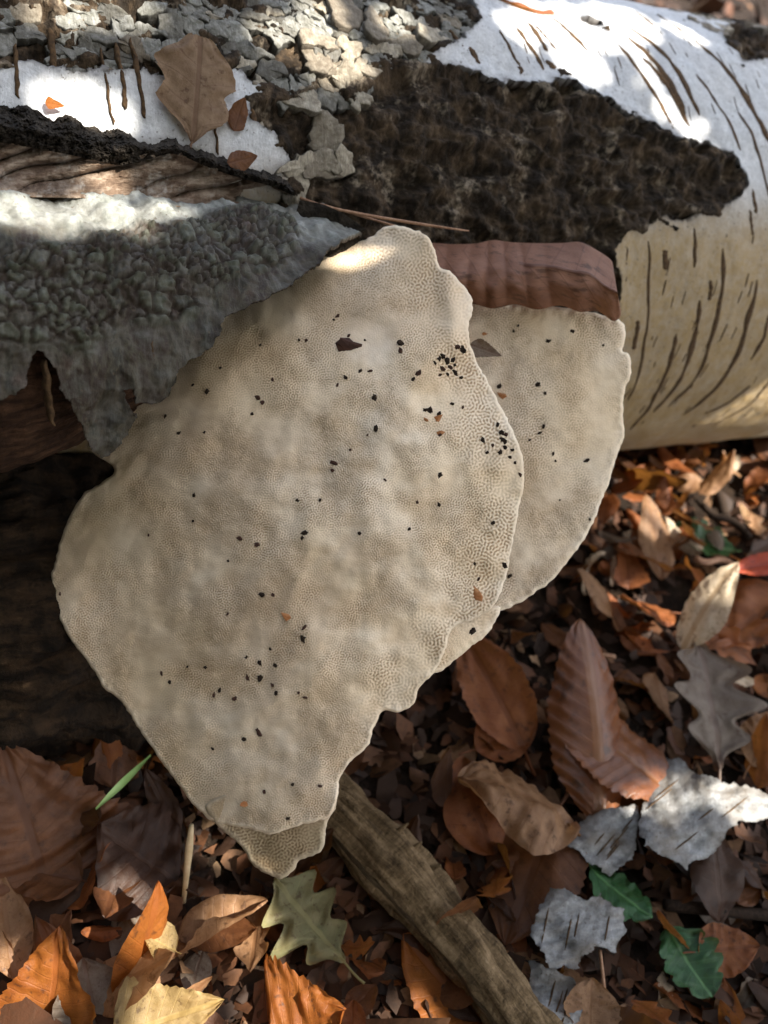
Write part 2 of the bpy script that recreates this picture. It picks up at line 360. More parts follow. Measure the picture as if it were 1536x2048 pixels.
# ------------------------------------------------------------------ cylinders (logs)
class Cyl:
    def __init__(s, vp, top, bot, near=None):
        a = ray(*vp); a /= np.linalg.norm(a); s.a = a
        def perp(r): r = r - a * (r @ a); return r / np.linalg.norm(r)
        dt, db = perp(ray(*top)), perp(ray(*bot)); c = dt + db; c /= np.linalg.norm(c); half = acos(dt @ db) / 2
        s.D = CAM_H / (sin(half) - c[2]) if near is None else near / (1 - sin(half))
        s.R = s.D * sin(half); s.A0 = CAM + s.D * c; s.ef = -c; s.eu = np.cross(a, s.ef)
        if s.eu[2] < 0: s.eu = -s.eu
    def hit(s, x, y, dr=0.0):
        d = ray(x, y); o = CAM - s.A0; d2 = d - (d @ s.a)[..., None] * s.a; o2 = o - s.a * (o @ s.a)
        A = (d2 ** 2).sum(-1); B = 2 * d2 @ o2; K = o2 @ o2 - (s.R + dr) ** 2
        q = np.maximum(B * B - 4 * A * K, 0); t = (-B - np.sqrt(q)) / 2 / A
        p = CAM + d * t[..., None] - s.A0
        return p @ s.a, np.arctan2(p @ s.eu, p @ s.ef) * s.R, t      # along, round (metres), depth
    def pt(s, u, t, r):
        th = np.asarray(t) / s.R
        return s.A0 + np.asarray(u)[..., None] * s.a + (np.cos(th)[..., None] * s.ef + np.sin(th)[..., None] * s.eu) * np.asarray(r)[..., None]
    def frame(s, u, t):
        th = t / s.R; nrm = cos(th) * s.ef + sin(th) * s.eu; tt = -sin(th) * s.ef + cos(th) * s.eu
        return s.a, tt, nrm
    def poly(s, pts, dr=0.0):
        pts = np.asarray(pts, float); u, t, _ = s.hit(pts[:, 0], pts[:, 1], dr); return np.stack([u, t], -1)
def seg(lo, a, b, hi, fine, coarse):
    return np.concatenate([np.arange(lo, a, coarse), np.arange(a, b, fine), np.arange(b, hi + coarse, coarse)])

LOG = Cyl((4300, 600), (1000, -48), (1400, 885))
HALF = pi * LOG.R
S = seg(-0.9, -0.03, 0.56, 1.5, 0.0010, 0.03); T = seg(-HALF, -0.13, 0.19, HALF, 0.0010, 0.008); T[-1] = HALF
U, V = np.meshgrid(S, T)
bare_px = [(585, 175), (640, 195), (700, 185), (760, 140), (830, 122), (905, 132), (965, 148), (1030, 168), (1100, 172), (1110, 160), (1150, 165), (1165, 185), (1215, 200),
           (1265, 230), (1310, 248), (1360, 278), (1405, 283), (1465, 308), (1480, 340), (1497, 372), (1455, 405), (1440, 420), (1382, 436), (1325, 440), (1255, 462), (1225, 500),
           (1238, 560), (1225, 680), (1050, 800), (700, 800), (480, 560), (560, 400), (585, 330), (548, 270), (500, 245), (505, 205)]
plates_px = [(-120, -10), (0, -10), (500, -18), (930, -10), (958, 40), (930, 75), (880, 100), (850, 125), (760, 150), (700, 200), (600, 215), (540, 190), (470, 130), (390, 170), (290, 140), (160, 150), (60, 130), (-120, 150)]
patch_px = [(1440, 70), (1475, 42), (1540, 40), (1600, 60), (1600, 130), (1530, 118), (1485, 125), (1470, 95)]
hole_px = [(1158, 38), (1178, 34), (1205, 42), (1208, 50), (1180, 52), (1162, 46)]
def crumple(u, v): return 0.0060 * fbm(st3(u, v, 75, 110, 2), 5, 0.75) + 0.0008 * perlin(st3(u, v, 320, 420, 5))
cut = np.full(U.shape, -9.0)
for pp in (bare_px, plates_px, patch_px, hole_px):
    cut = np.maximum(cut, poly_sd(U, V, LOG.poly(pp)) + (crumple(U, V) if pp is not hole_px else 0.0006 * perlin(st3(U, V, 300, 300))))
log_low_shade = lambda v: smooth(0.045, 0.0, v)  # tan of the underside: shade and warm litter bounce painted into the colour
def bark_pos(u, v, d):
    und = 0.0022 * fbm(st3(u, v, 22, 26, 1), 3) + 0.0005 * fbm(st3(u, v, 150, 90, 6), 2)
    lift = np.exp(-d / 0.005) * (0.0004 + 0.002 * np.clip(perlin(st3(u, v, 45, 45, 9)) + 0.3, 0, 1)) * (v < 0.26)
    return LOG.pt(u, v, LOG.R + und + lift)
def bark_under(u, v, d): return LOG.pt(u, v, LOG.R - 0.005 + 0 * u)
log = thing('birch_log', LOG.A0 + LOG.a * 0.25 - np.array([0, 0, LOG.R]), 'big fallen birch log with white bark, dark lenticel stripes and a dark torn patch', 'log')
X, Fq, u, v, d = sheet(U, V, -cut, bark_pos, bark_under)
raw = np.clip(np.exp(-np.maximum(d, 0) / 0.0009) * 0.8, 0, 1) * (np.abs(v) < 0.3)
me = mesh_np('bark', X, Fq, MT['bark'], {'st': np.stack([u, v, 0 * u], -1), 'low': log_low_shade(v), 'raw': np.where(d < 0, 1, raw)})
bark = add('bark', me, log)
# bare inner bark: one closed rough cylinder under the white sheet
fi = 0.0095 * fbm(st3(U, V, 60, 75, 4), 5, 0.62) + 0.0022 * fbm(st3(U, V, 260, 120, 7), 3, 0.6)
ridge = 0.0055 * (1 - 2.2 * np.abs(fbm(st3(U, V, 28, 70, 12), 2)))
rr = np.where(cut > -0.006, LOG.R - 0.0068 + np.minimum(fi + ridge + 0.0085 * np.exp(-((cut - 0.002) / 0.004) ** 2) * np.clip(0.35 + 1.2 * perlin(st3(U, V, 55, 80, 61)), 0, 1), 0.0088), LOG.R - 0.009)
me = mesh_np('inner_bark', LOG.pt(U, V, rr).reshape(-1, 3), grid_faces(*U.shape), MT['bare'], {'st': np.stack([U, V, 0 * U], -1).reshape(-1, 3)})
add('inner_bark', me, log)

# bark plates: cells of a cracked crust, each its own piece
def voronoi_cells(sites, region_sd, sx=1.0):
    out = []; S2 = sites * np.array([1.0, sx])
    for i, p in enumerate(S2):
        dd = ((S2 - p) ** 2).sum(1); nb = np.argsort(dd)[1:22]; R0 = sqrt(dd[nb[5]]) * 1.1
        poly = [p + R0 * np.array([cos(k * pi / 8), sin(k * pi / 8)]) for k in range(16)]
        for j in nb:
            q = S2[j]; mid = (p + q) / 2; nn = q - p; res = []
            for k in range(len(poly)):
                a, b = poly[k - 1], poly[k]; da, db = (a - mid) @ nn, (b - mid) @ nn
                if da <= 0: res.append(a)
                if (da <= 0) != (db <= 0): res.append(a + (b - a) * da / (da - db))
            # keep order: rebuild from the clipped walk
            poly = res
            if len(poly) < 3: break
        if len(poly) >= 3: out.append((i, np.array(poly) / np.array([1.0, sx])))
    return out
def jitter_sites(poly, du, dv, seed, jit=0.40, thin=0.15):
    r = np.random.default_rng(seed); lo, hi = poly.min(0), poly.max(0); pts = []
    vv = lo[1]; row = 0
    while vv < hi[1]:
        uu = lo[0] + (row % 2) * du / 2
        while uu < hi[0]:
            pts.append((uu + r.uniform(-jit, jit) * du, vv + r.uniform(-jit, jit) * dv)); uu += du
        vv += dv; row += 1
    pts = np.array(pts); return pts[r.random(len(pts)) > thin]
def plate_mesh(poly, c, h, grow, dome, r, tilt, n=26, rough=0.0006, jag=0.0022):
    per = np.concatenate([poly, poly[:1]]); seg_l = np.linalg.norm(np.diff(per, axis=0), axis=1); cum = np.concatenate([[0], np.cumsum(seg_l)])
    ss = np.linspace(0, cum[-1], n, endpoint=False); ring = np.stack([np.interp(ss, cum, per[:, 0]), np.interp(ss, cum, per[:, 1])], -1)
    ring = ring * 0.6 + 0.2 * (np.roll(ring, 1, 0) + np.roll(ring, -1, 0)); ph = r.uniform(0, 50)
    for fq, am in ((260, jag), (800, jag * 0.45)):
        ring = ring + am * np.stack([perlin(st3(ring[:, 0], ring[:, 1], fq, fq, ph)), perlin(st3(ring[:, 0], ring[:, 1], fq, fq, ph + 5))], -1)
    ring = (ring - c) * grow
    def z(p, k, amp=1.0):
        q = p[:, 0] * tilt[0] + p[:, 1] * tilt[1] + amp * (rough * 1.8 * fbm(st3(p[:, 0] + c[0], p[:, 1] + c[1], 230, 330, ph), 3) + rough * perlin(st3(p[:, 0], p[:, 1], 620, 90, ph + 3)))
        return np.concatenate([p, (k + q)[:, None]], 1)
    rings = [np.concatenate([ring * 0.96, np.full((n, 1), -0.006)], 1), z(ring, h * 0.72), z(ring * 0.93, h), z(ring * 0.64, h + dome * 0.7), z(ring * 0.32, h + dome)]
    Vv = np.concatenate(rings + [z(np.zeros((1, 2)), h + dome)]); F_ = []; m_ = len(rings)
    for k in range(n):
        k2 = (k + 1) % n
        for q in range(m_ - 1): F_.append((q * n + k, q * n + k2, (q + 1) * n + k2, (q + 1) * n + k))
        F_.append(((m_ - 1) * n + k, (m_ - 1) * n + k2, m_ * n))
    side = np.concatenate([np.ones(n), np.full(n, 0.55), np.zeros(n * (m_ - 2) + 1)])
    return Vv, F_, side
def place_plates(cyl, parent, poly_px, du, dv, seed, mat_pick, h, gap, dome, dr=0.0, lift=None, keep=0.0, sxr=1.0, tilt=0.12, margin=0.0, name='bark_plate', jit=0.40, thin=0.15, jag=0.0022):
    poly = cyl.poly(poly_px, 0.0); sites = jitter_sites(poly, du, dv, seed, jit, thin); r = np.random.default_rng(seed + 1)
    sd = poly_sd(sites[:, 0], sites[:, 1], poly) + 0.004 * perlin(st3(sites[:, 0], sites[:, 1], 70, 70, 3)); cnt = 0
    for i, cell in voronoi_cells(sites, None, sxr):
        if sd[i] < margin or r.random() < keep: continue
        c = cell.mean(0); hh = h * r.uniform(0.55, 1.5)
        Vv, F_, side = plate_mesh(cell, c, hh, gap * r.uniform(0.92, 1.12), dome * r.uniform(-0.9, 1.4), r, r.normal(size=2) * tilt, jag=jag)
        me = mesh_mixed(name, Vv, F_, mat_pick(c, r), {'side': side}, sm=True)
        o = add(name, me, parent); A, Tt, N = cyl.frame(c[0], c[1]); rad = cyl.R + dr + (lift(c) if lift else 0)
        o.location = Vector(cyl.pt(np.array(c[0]), np.array(c[1]), np.array(rad)))
        o.rotation_euler = Matrix((A, Tt, N)).transposed().to_euler(); cnt += 1
    return cnt
n1 = place_plates(LOG, bark, plates_px, 0.0078, 0.0050, 11, lambda c, r: MT['plate_grey'] if r.random() < 0.8 else MT['plate_pale'], 0.0013, 1.06, 0.0004, dr=-0.0018, sxr=1.35, keep=0.17, tilt=0.12, jit=0.50, thin=0.30)
corner_px = [(1300, -60), (1600, -60), (1600, 45), (1540, 38), (1475, 40), (1440, 66), (1380, 40), (1330, 5)]
place_plates(LOG, bark, corner_px, 0.011, 0.008, 12, lambda c, r: MT['plate_pale'], 0.0008, 1.1, 0.0003, dr=-0.0004, sxr=1.2, keep=0.3, tilt=0.06)
flaky_px = [(560, 60), (720, 40), (840, 30), (860, 100), (740, 150), (720, 260), (690, 340), (640, 360), (585, 345), (600, 260), (640, 250), (585, 190)]
n2 = place_plates(LOG, bark, flaky_px, 0.0125, 0.0075, 31, lambda c, r: MT['plate_pale'], 0.0012, 1.0, 0.0002, dr=-0.0005, keep=0.38, tilt=0.20, jit=0.5, thin=0.3)
edge_px = [(500, 255), (560, 270), (610, 300), (640, 360), (600, 370), (540, 340), (500, 310)]
n3 = place_plates(LOG, bark, edge_px, 0.0065, 0.009, 32, lambda c, r: MT['plate_pale'], 0.0008, 1.05, 0.0002, dr=-0.001, keep=0.1, tilt=0.06)

def add_lenticels(cyl, parent, lines, mat, width, h=0.0007, dr=0.0, rfun=None):
    r = np.random.default_rng(3)
    for ln in lines:
        p = catmull(cyl.poly(ln), 10, False); n = len(p); k = np.linspace(0, 1, n)
        wd = width * r.uniform(0.5, 1.35) * np.clip(np.minimum(k, 1 - k) * 9, 0.15, 1) ** 0.6 * (1 + 0.75 * fbm(st3(k, k, 7, 0, r.uniform(0, 90)), 2)); p[:, 0] += 0.0009 * perlin(st3(k, k, 6, 0, r.uniform(0, 90)))
        wd = np.maximum(wd, width * 0.12); prof = [(-1, -0.003), (-0.8, 0.3), (-0.3, 1), (0.3, 0.85), (0.8, 0.3), (1, -0.003)]
        uu = np.stack([p[:, 0] + q * wd * 0.5 + 0 * k for q, _ in prof]); vv = np.stack([p[:, 1]] * len(prof))
        zz = np.stack([np.where(hh < 0, -0.004, hh * h) * np.ones(n) * (1 + 0.3 * perlin(st3(k, k, 9, 0, 4))) for _, hh in prof])
        base = cyl.R + dr + (rfun(uu, vv) if rfun else 0)
        X = cyl.pt(uu, vv, base + zz).reshape(-1, 3); c = X.mean(0)
        o = add('lenticel', mesh_np('lenticel', X - c, grid_faces(*uu.shape)[:, ::-1], mat), parent); o.location = Vector(c)
lent = [[(998, 62), (1018, 95), (1040, 132)], [(1033, 57), (1053, 85), (1078, 120), (1096, 170)], [(1060, 45), (1080, 75), (1095, 102)], [(1073, 50), (1095, 73), (1115, 98)],
        [(1108, 35), (1143, 65), (1178, 103)], [(1095, 120), (1108, 140)], [(1235, 90), (1268, 130), (1313, 195), (1335, 235), (1355, 270)], [(1255, 72), (1298, 112), (1338, 165), (1370, 230)],
        [(1255, 52), (1303, 85), (1343, 130), (1373, 180), (1398, 232)], [(1285, 115), (1323, 155), (1358, 215), (1380, 262)], [(1393, 150), (1428, 195), (1458, 245), (1478, 295), (1490, 330)],
        [(1398, 88), (1448, 133), (1493, 190), (1518, 240), (1540, 290)], [(1478, 222), (1508, 280), (1528, 340), (1542, 400)], [(1268, 25), (1305, 52)], [(1313, 30), (1340, 47), (1363, 65)],
        [(1503, 370), (1513, 427)], [(940, 95), (962, 130), (980, 150)], [(900, 60), (925, 95)], [(1040, 132), (1050, 165)],
        [(1390, 445), (1388, 535)], [(1298, 482), (1296, 625), (1283, 725), (1255, 800)], [(1353, 667), (1343, 715), (1313, 785), (1293, 825), (1258, 858)],
        [(1398, 600), (1386, 690), (1353, 770), (1308, 825)], [(1446, 497), (1438, 610), (1413, 710), (1383, 770), (1338, 815)], [(1516, 560), (1498, 640), (1468, 725), (1418, 790), (1368, 830)],
        [(1540, 630), (1525, 680), (1503, 720)], [(1256, 470), (1250, 560), (1248, 635)], [(1500, 420), (1508, 470)], [(1330, 500), (1332, 540)], [(1545, 760), (1490, 815), (1430, 845)],
        [(1500, 770), (1455, 805), (1410, 828)], [(1275, 640), (1268, 700)], [(1420, 560), (1418, 600)]]
lent_left = [[(200, 100), (215, 190), (228, 250)], [(230, 90), (245, 165), (250, 220)], [(260, 80), (278, 165), (290, 237)], [(425, 220), (437, 310)], [(30, 90), (37, 200)], [(505, 220), (509, 272)], [(330, 170), (338, 210)], [(100, 60), (108, 140)]]
def add_small_lenticels(cyl, parent, n, box, seed):
    r = np.random.default_rng(seed); k_ = 0; bp_ = cyl.poly(bare_px)
    while k_ < n:
        px_, py_ = r.uniform(box[0], box[2]), r.uniform(box[1], box[3]); u0, v0, _ = cyl.hit(np.array(px_), np.array(py_))
        if poly_sd(np.array(u0), np.array(v0), bp_) > -0.012: continue
        ln = r.uniform(.001, .006); q = np.linspace(-1, 1, 5); wd = r.uniform(.0003, .0009) * np.sqrt(np.clip(1.05 - q * q, 0, 1)); prof = [(-1, -.002), (-.6, .0002), (0, .0004), (.6, .0002), (1, -.002)]
        uu = np.stack([u0 + a_ * wd for a_, _ in prof]); vv = np.stack([v0 + q * ln] * 5); X = cyl.pt(uu, vv, cyl.R + lent_r(uu, vv) + np.array([b_ for _, b_ in prof])[:, None]).reshape(-1, 3); c = X.mean(0)
        o = add('lenticel', mesh_np('lenticel', X - c, grid_faces(5, 5)[:, ::-1], MT['lenticel']), parent); o.location = Vector(c); k_ += 1
def lent_r(u, v): return 0.0022 * fbm(st3(u, v, 22, 26, 1), 3) + 0.0005 * fbm(st3(u, v, 150, 90, 6), 2)
add_lenticels(LOG, bark, lent, MT['lenticel'], 0.0040, 0.00035, 0.0, lent_r)
add_small_lenticels(LOG, bark, 45, (1000, 20, 1530, 230), 8); add_small_lenticels(LOG, bark, 40, (1250, 440, 1530, 860), 9)
add_lenticels(LOG, bark, lent_left, MT['lenticel'], 0.0021, 0.0004, 0.0006, lent_r)

# ------------------------------------------------------------------ front log with the peeling bark
LIMB = Cyl((3400, 640), (300, 385), (100, 985), 0.30)
limb = thing('rotting_log', LIMB.A0 + LIMB.a * 0.02 - np.array([0, 0, LIMB.A0[2]]), 'dark rotting log with a curled sheet of knobbly grey bark beneath the white log', 'log')
flap_px = [(-150, 380), (0, 386), (130, 386), (280, 394), (410, 412), (480, 397), (600, 393), (645, 412), (655, 436), (690, 448), (724, 462), (655, 503), (628, 540), (565, 582), (480, 622),
           (440, 640), (434, 662), (415, 698), (372, 720), (350, 740), (334, 788), (300, 808), (268, 803), (262, 772), (245, 778), (250, 800), (268, 832), (255, 860), (215, 905), (200, 908),
           (175, 880), (150, 820), (118, 775), (110, 740), (75, 700), (60, 720), (48, 770), (0, 800), (-150, 810)]
Su = np.arange(-0.06, 0.235, 0.00065); Tu = np.arange(-0.115, 0.095, 0.00065); U2, V2 = np.meshgrid(Su, Tu)
fp = LIMB.poly(flap_px); top_line = fp[:11]
# along the top edge the sheet ends in a torn lip: push the edge over the crest
sd2 = poly_sd(U2, V2, fp) + 0.0026 * fbm(st3(U2, V2, 150, 190, 3), 5, 0.72)
scale_px = [(-60, 510), (0, 505), (110, 478), (250, 450), (330, 452), (420, 425), (520, 412), (575, 430), (600, 455), (585, 520), (500, 545), (400, 590), (392, 640), (330, 652), (262, 640), (240, 660), (150, 690), (80, 700), (-60, 690)]
sc_poly = LIMB.poly(scale_px)
def limb_und(u, v):
    w_ = fbm(st3(u, v, 34, 46, 21), 3); fold = 0.0032 * perlin(st3(u + 0.6 * v, v, 70, 22, 14)) * smooth(0.005, 0.03, v)
    return 0.0036 * w_ + fold + 0.0024 * fbm(st3(u, v, 150, 120, 24), 4, 0.65)
def scales(u, v):
    """knobbly cracked bark: relief in metres, crack mask, tint of each scale"""
    wu, wv = u + 0.0022 * perlin(st3(u, v, 150, 150, 71)) + 0.0007 * perlin(st3(u, v, 420, 420, 72)), v + 0.0022 * perlin(st3(u, v, 150, 150, 73)) + 0.0007 * perlin(st3(u, v, 420, 420, 74))
    reg = smooth(-0.004, 0.004, poly_sd(u, v, sc_poly) + 0.005 * fbm(st3(u, v, 70, 70, 77), 3)); z = 0; crack = 0
    big = smooth(-0.1, 0.2, perlin(st3(u, v, 45, 45, 75)))
    f1, f2, cid = worley(wu / 0.0062, wv / 0.0056, 5); g1, g2, cid2 = worley(wu / 0.0038, wv / 0.0034, 9)
    e = (f2 - f1) * big + (g2 - g1) * (1 - big); c = cid * big + cid2 * (1 - big); rr_ = f1 * big + g1 * (1 - big)
    crack = smooth(0.26, 0.06, e); z = 0.0021 * smooth(0.0, 0.30, e) + 0.0016 * (c - 0.4) + 0.0005 * np.cos(rr_ * 17 + c * 9) * smooth(0.08, 0.3, e) + 0.0005 * fbm(st3(u, v, 420, 420, 78), 2)
    lowc = (1 - reg) * smooth(0.20, 0.05, np.abs(fbm(st3(u, v, 95, 26, 79), 3))) * 0.5
    return reg * z - lowc * 0.0006, np.maximum(reg * crack, lowc * 0.8), c * reg + (1 - reg) * 0.5, reg
def flap_pos(u, v, d):
    right = smooth(0.10, 0.18, u); lift = (0.002 + 0.005 * right) * np.exp(-d / 0.012) * smooth(0.05, 0.02, v)
    return LIMB.pt(u, v, LIMB.R + limb_und(u, v) + lift + scales(u, v)[0])
def flap_under(u, v, d): return flap_pos(u, v, d) - 0.0022 * (LIMB.pt(u, v, 1 + 0 * u) - LIMB.pt(u, v, 0 * u)) + 0.0004 * LIMB.a
X, Fq, u, v, d = sheet(U2, V2, sd2, flap_pos, flap_under)
raw = np.where(d < 0, 1, np.maximum(np.exp(-np.maximum(d, 0) / 0.0008) * 0.5, 0.9 * scales(u, v)[1]))
sc_tint = scales(u, v)
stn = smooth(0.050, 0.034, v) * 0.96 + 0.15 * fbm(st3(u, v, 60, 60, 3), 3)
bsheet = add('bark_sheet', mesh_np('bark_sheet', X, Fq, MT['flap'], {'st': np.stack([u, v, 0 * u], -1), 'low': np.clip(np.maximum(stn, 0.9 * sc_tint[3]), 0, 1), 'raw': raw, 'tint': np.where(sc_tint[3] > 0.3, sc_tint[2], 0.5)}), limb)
add_lenticels(LIMB, bsheet, [[(302, 682), (304, 720), (308, 765)], [(172, 765), (192, 815), (215, 862)], [(370, 650), (371, 682)], [(210, 600), (214, 645)], [(90, 720), (100, 800), (108, 850)]], MT['lenticel'], 0.0022, 0.0006, 0.0, limb_und)
# brown inner wood of the same log
Sw = seg(-0.5, -0.06, 0.22, 0.24, 0.0014, 0.02); Tw = np.linspace(-pi * LIMB.R, pi * LIMB.R, 260); U3, V3 = np.meshgrid(Sw, Tw)
tap = 1 - 0.62 * smooth(0.045, 0.15, U3)
r3 = (LIMB.R - 0.0085) * tap + 0.0040 * fbm(st3(U3, V3, 40, 110, 31), 4) + 0.0015 * fbm(st3(U3, V3, 120, 400, 33), 2)
add('inner_wood', mesh_np('inner_wood', LIMB.pt(U3, V3, r3).reshape(-1, 3), grid_faces(*U3.shape), MT['wood2'], {'st': np.stack([U3, V3, 0 * U3], -1).reshape(-1, 3)}), limb)
# rotten wood below, down to the ground
ROT = Cyl((3400, 760), (100, 835), (60, 1515), 0.376)
Sw = seg(-0.5, -0.06, 0.20, 0.26, 0.0016, 0.02); Tw = np.linspace(-pi * ROT.R, pi * ROT.R, 240); U4, V4 = np.meshgrid(Sw, Tw); th = V4 / ROT.R
r4 = ROT.R * (1 - 0.5 * smooth(0.12, 0.26, U4)) + 0.019 * fbm(st3(U4, V4, 22, 50, 41), 4, 0.6) + 0.005 * fbm(st3(U4, V4, 60, 220, 43), 3) - 0.010 * np.exp(-((th - 0.45) / 0.3) ** 2) + 0.004 * np.exp(-((th + 0.15) / 0.3) ** 2)
add('rotten_wood', mesh_np('rotten_wood', ROT.pt(U4, V4, r4).reshape(-1, 3), grid_faces(*U4.shape), MT['rotten'], {'st': np.stack([U4, V4, 0 * U4], -1).reshape(-1, 3)}), limb)
# torn layers of old bark between the two logs
ridge_top = catmull([(-160, 200), (0, 213), (55, 212), (105, 238), (135, 232), (200, 262), (232, 258), (300, 288), (340, 276), (372, 292), (440, 312), (505, 338), (548, 346), (585, 372)], 8, False)
ridge_mid = catmull([(-160, 262), (0, 285), (90, 300), (180, 318), (240, 330), (300, 318), (350, 308), (420, 336), (480, 356), (540, 372), (590, 392)], 8, False)
fold_bot = catmull([(-160, 384), (0, 394), (130, 396), (280, 404), (410, 420), (480, 408), (560, 402), (600, 402)], 8, False)
def ruled(c1, c2, nu, nv, f):
    k = np.linspace(0, 1, nu); a = [np.interp(k, np.linspace(0, 1, len(c)), c[:, j]) for c in (c1, c2) for j in (0, 1)]
    t = np.linspace(0, 1, nv)[:, None]; x = a[0] * (1 - t) + a[2] * t; y = a[1] * (1 - t) + a[3] * t
    return x, y, f(x, y, k[None] + 0 * t, t + 0 * k[None])
def ruled_mesh(name, x, y, dd, mat, parent, back=0.02):
    Xs = P(x, y, dd); bk = P(x[[0, -1]], y[[0, -1]], dd[[0, -1]] + back)
    X = np.concatenate([bk[:1], Xs, bk[1:]]); sh = X.shape[:2]
    st = np.stack([np.concatenate([x[:1], x, x[-1:]]) * 0.0002, np.concatenate([y[:1] - 20, y, y[-1:] + 20]) * 0.0002, 0 * X[..., 0]], -1).reshape(-1, 3)
    return add(name, mesh_np(name, X.reshape(-1, 3), grid_faces(*sh), mat, {'st': st}), parent)
def crust_f(x, y, k, t):
    dl = LOG.hit(x, y)[2]; dm = 0.318 + 0 * x; base = dl - 0.006 - 0.010 * smooth(0, 0.6, t) * (1 - 0.6 * k)
    return base - 0.0115 * fbm(st3(x, y, 0.022, 0.03, 2), 5, 0.72) - 0.004 * np.sin(np.clip(t, 0, 1) * pi)
x, y, dd = ruled(ridge_top, ridge_mid, 420, 60, crust_f)
jag = 17 * fbm(st3(x, y, 0.045, 0.0, 7), 5, 0.75) * (1 - np.linspace(0, 1, 60)[:, None]); y = y + jag
ruled_mesh('bark_crust', x, y, dd, MT['crust'], limb, 0.012)
def fold_f(x, y, k, t):
    dl = LOG.hit(x, y)[2] - 0.012; dm = LIMB.hit(np.minimum(x, 690), np.maximum(y, 400))[2] + 0.003; base = dl * (1 - t) + dm * t
    ph = (y + 0.36 * x) * 0.060 + 2.6 * perlin(st3(x, y, 0.007, 0.012, 3)); q = np.abs(np.sin(ph)); fold = 0.0075 * q ** 0.55 * np.sin(np.clip(t, 0.05, 1) * pi) ** 0.6
    return base + 0.009 * np.sin(t * pi) - fold - 0.0022 * fbm(st3(x + 0.5 * y, y, 0.03, 0.09, 4), 4, 0.6)
x, y, dd = ruled(ridge_mid - np.array([0, 12]), fold_bot, 520, 90, fold_f)
lay = ruled_mesh('folded_bark_layer', x, y, dd, MT['fold'], limb, 0.02)
tip = [(590, 395), (640, 405), (690, 428), (722, 452), (700, 490), (650, 520), (600, 560), (560, 540)]
x, y, dd = ruled(catmull([(600, 400), (650, 410), (700, 436), (735, 462)], 8, False), catmull([(560, 520), (620, 530), (670, 520), (728, 478)], 8, False), 60, 40,
                 lambda x, y, k, t: 0.357 + 0.006 * k + 0.004 * t + 0.003 * fbm(st3(x, y, 0.02, 0.03, 8), 4))
ruled_mesh('bark_tip', x, y, dd, MT['crust'], limb, 0.02)

# ------------------------------------------------------------------ bracket fungi
def band_noise(ny, nx, period, seed, aniso=1.0, ang=0.0):
    r = np.random.default_rng(seed); f = np.fft.fft2(r.normal(size=(ny, nx)))
    ky, kx = np.fft.fftfreq(ny)[:, None], np.fft.fftfreq(nx)[None]
    a = kx * cos(ang) + ky * sin(ang); b = -kx * sin(ang) + ky * cos(ang)
    k = np.hypot(a * aniso, b); q = np.real(np.fft.ifft2(f * np.exp(-((k - 1 / period) * period / 0.20) ** 2))); return q / q.std()
def mat_fungus(name, white, cream, tan, pore_dark):
    m = M(name, 0.72, 0.25); st = m.attr('st'); sf = m.attr('sf'); sx = m.n('ShaderNodeSeparateXYZ', Vector=sf); edge, pore, base = sx.outputs
    a = m.noise(st, 26, 4, 0.55, 0.4); b = m.noise(st, 75, 5, 0.65); e = m.noise(st, 14, 3)
    c = m.mix(m.ramp(a, [(0.36, 0.0), (0.62, 1.0)]), cream, white)
    c = m.mix(m.ramp(b, [(0.46, 0.0), (0.70, 0.65)]), c, tan)
    c = m.mix(m.ramp(e, [(0.50, 0.0), (0.64, 0.55)]), c, (0.70, 0.53, 0.36))
    c = m.mix(m.math('MULTIPLY', pore, 0.95), c, pore_dark)
    c = m.mix(m.ramp(edge, [(0.0, 0.25), (0.55, 0.12), (1.0, 0.0)]), c, (0.80, 0.73, 0.60))
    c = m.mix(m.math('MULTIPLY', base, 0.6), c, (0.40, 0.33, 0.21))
    dirt = m.math('MULTIPLY', m.ramp(m.noise(st, 900, 2), [(0.70, 0.0), (0.74, 1.0)]), m.ramp(b, [(0.45, 0.0), (0.6, 1.0)]))
    c = m.mix(m.math('MULTIPLY', dirt, 0.55), c, (0.16, 0.10, 0.05))
    nn = m.bump(m.noise(st, 420, 5, 0.7), 0.4, 0.0006)
    m.b.inputs['Subsurface Weight'].default_value = 0.0
    return m.done(c, nn)
MT['pores'] = mat_fungus('fungus_pore_surface', (0.90, 0.765, 0.59), (0.85, 0.68, 0.465), (0.68, 0.50, 0.31), (0.38, 0.24, 0.125))
MT['cap'] = mat_simple('fungus_cap_skin', (0.30, 0.21, 0.12), (0.46, 0.36, 0.23), 160, 0.85, 0.2, 0.6, 0.0015)
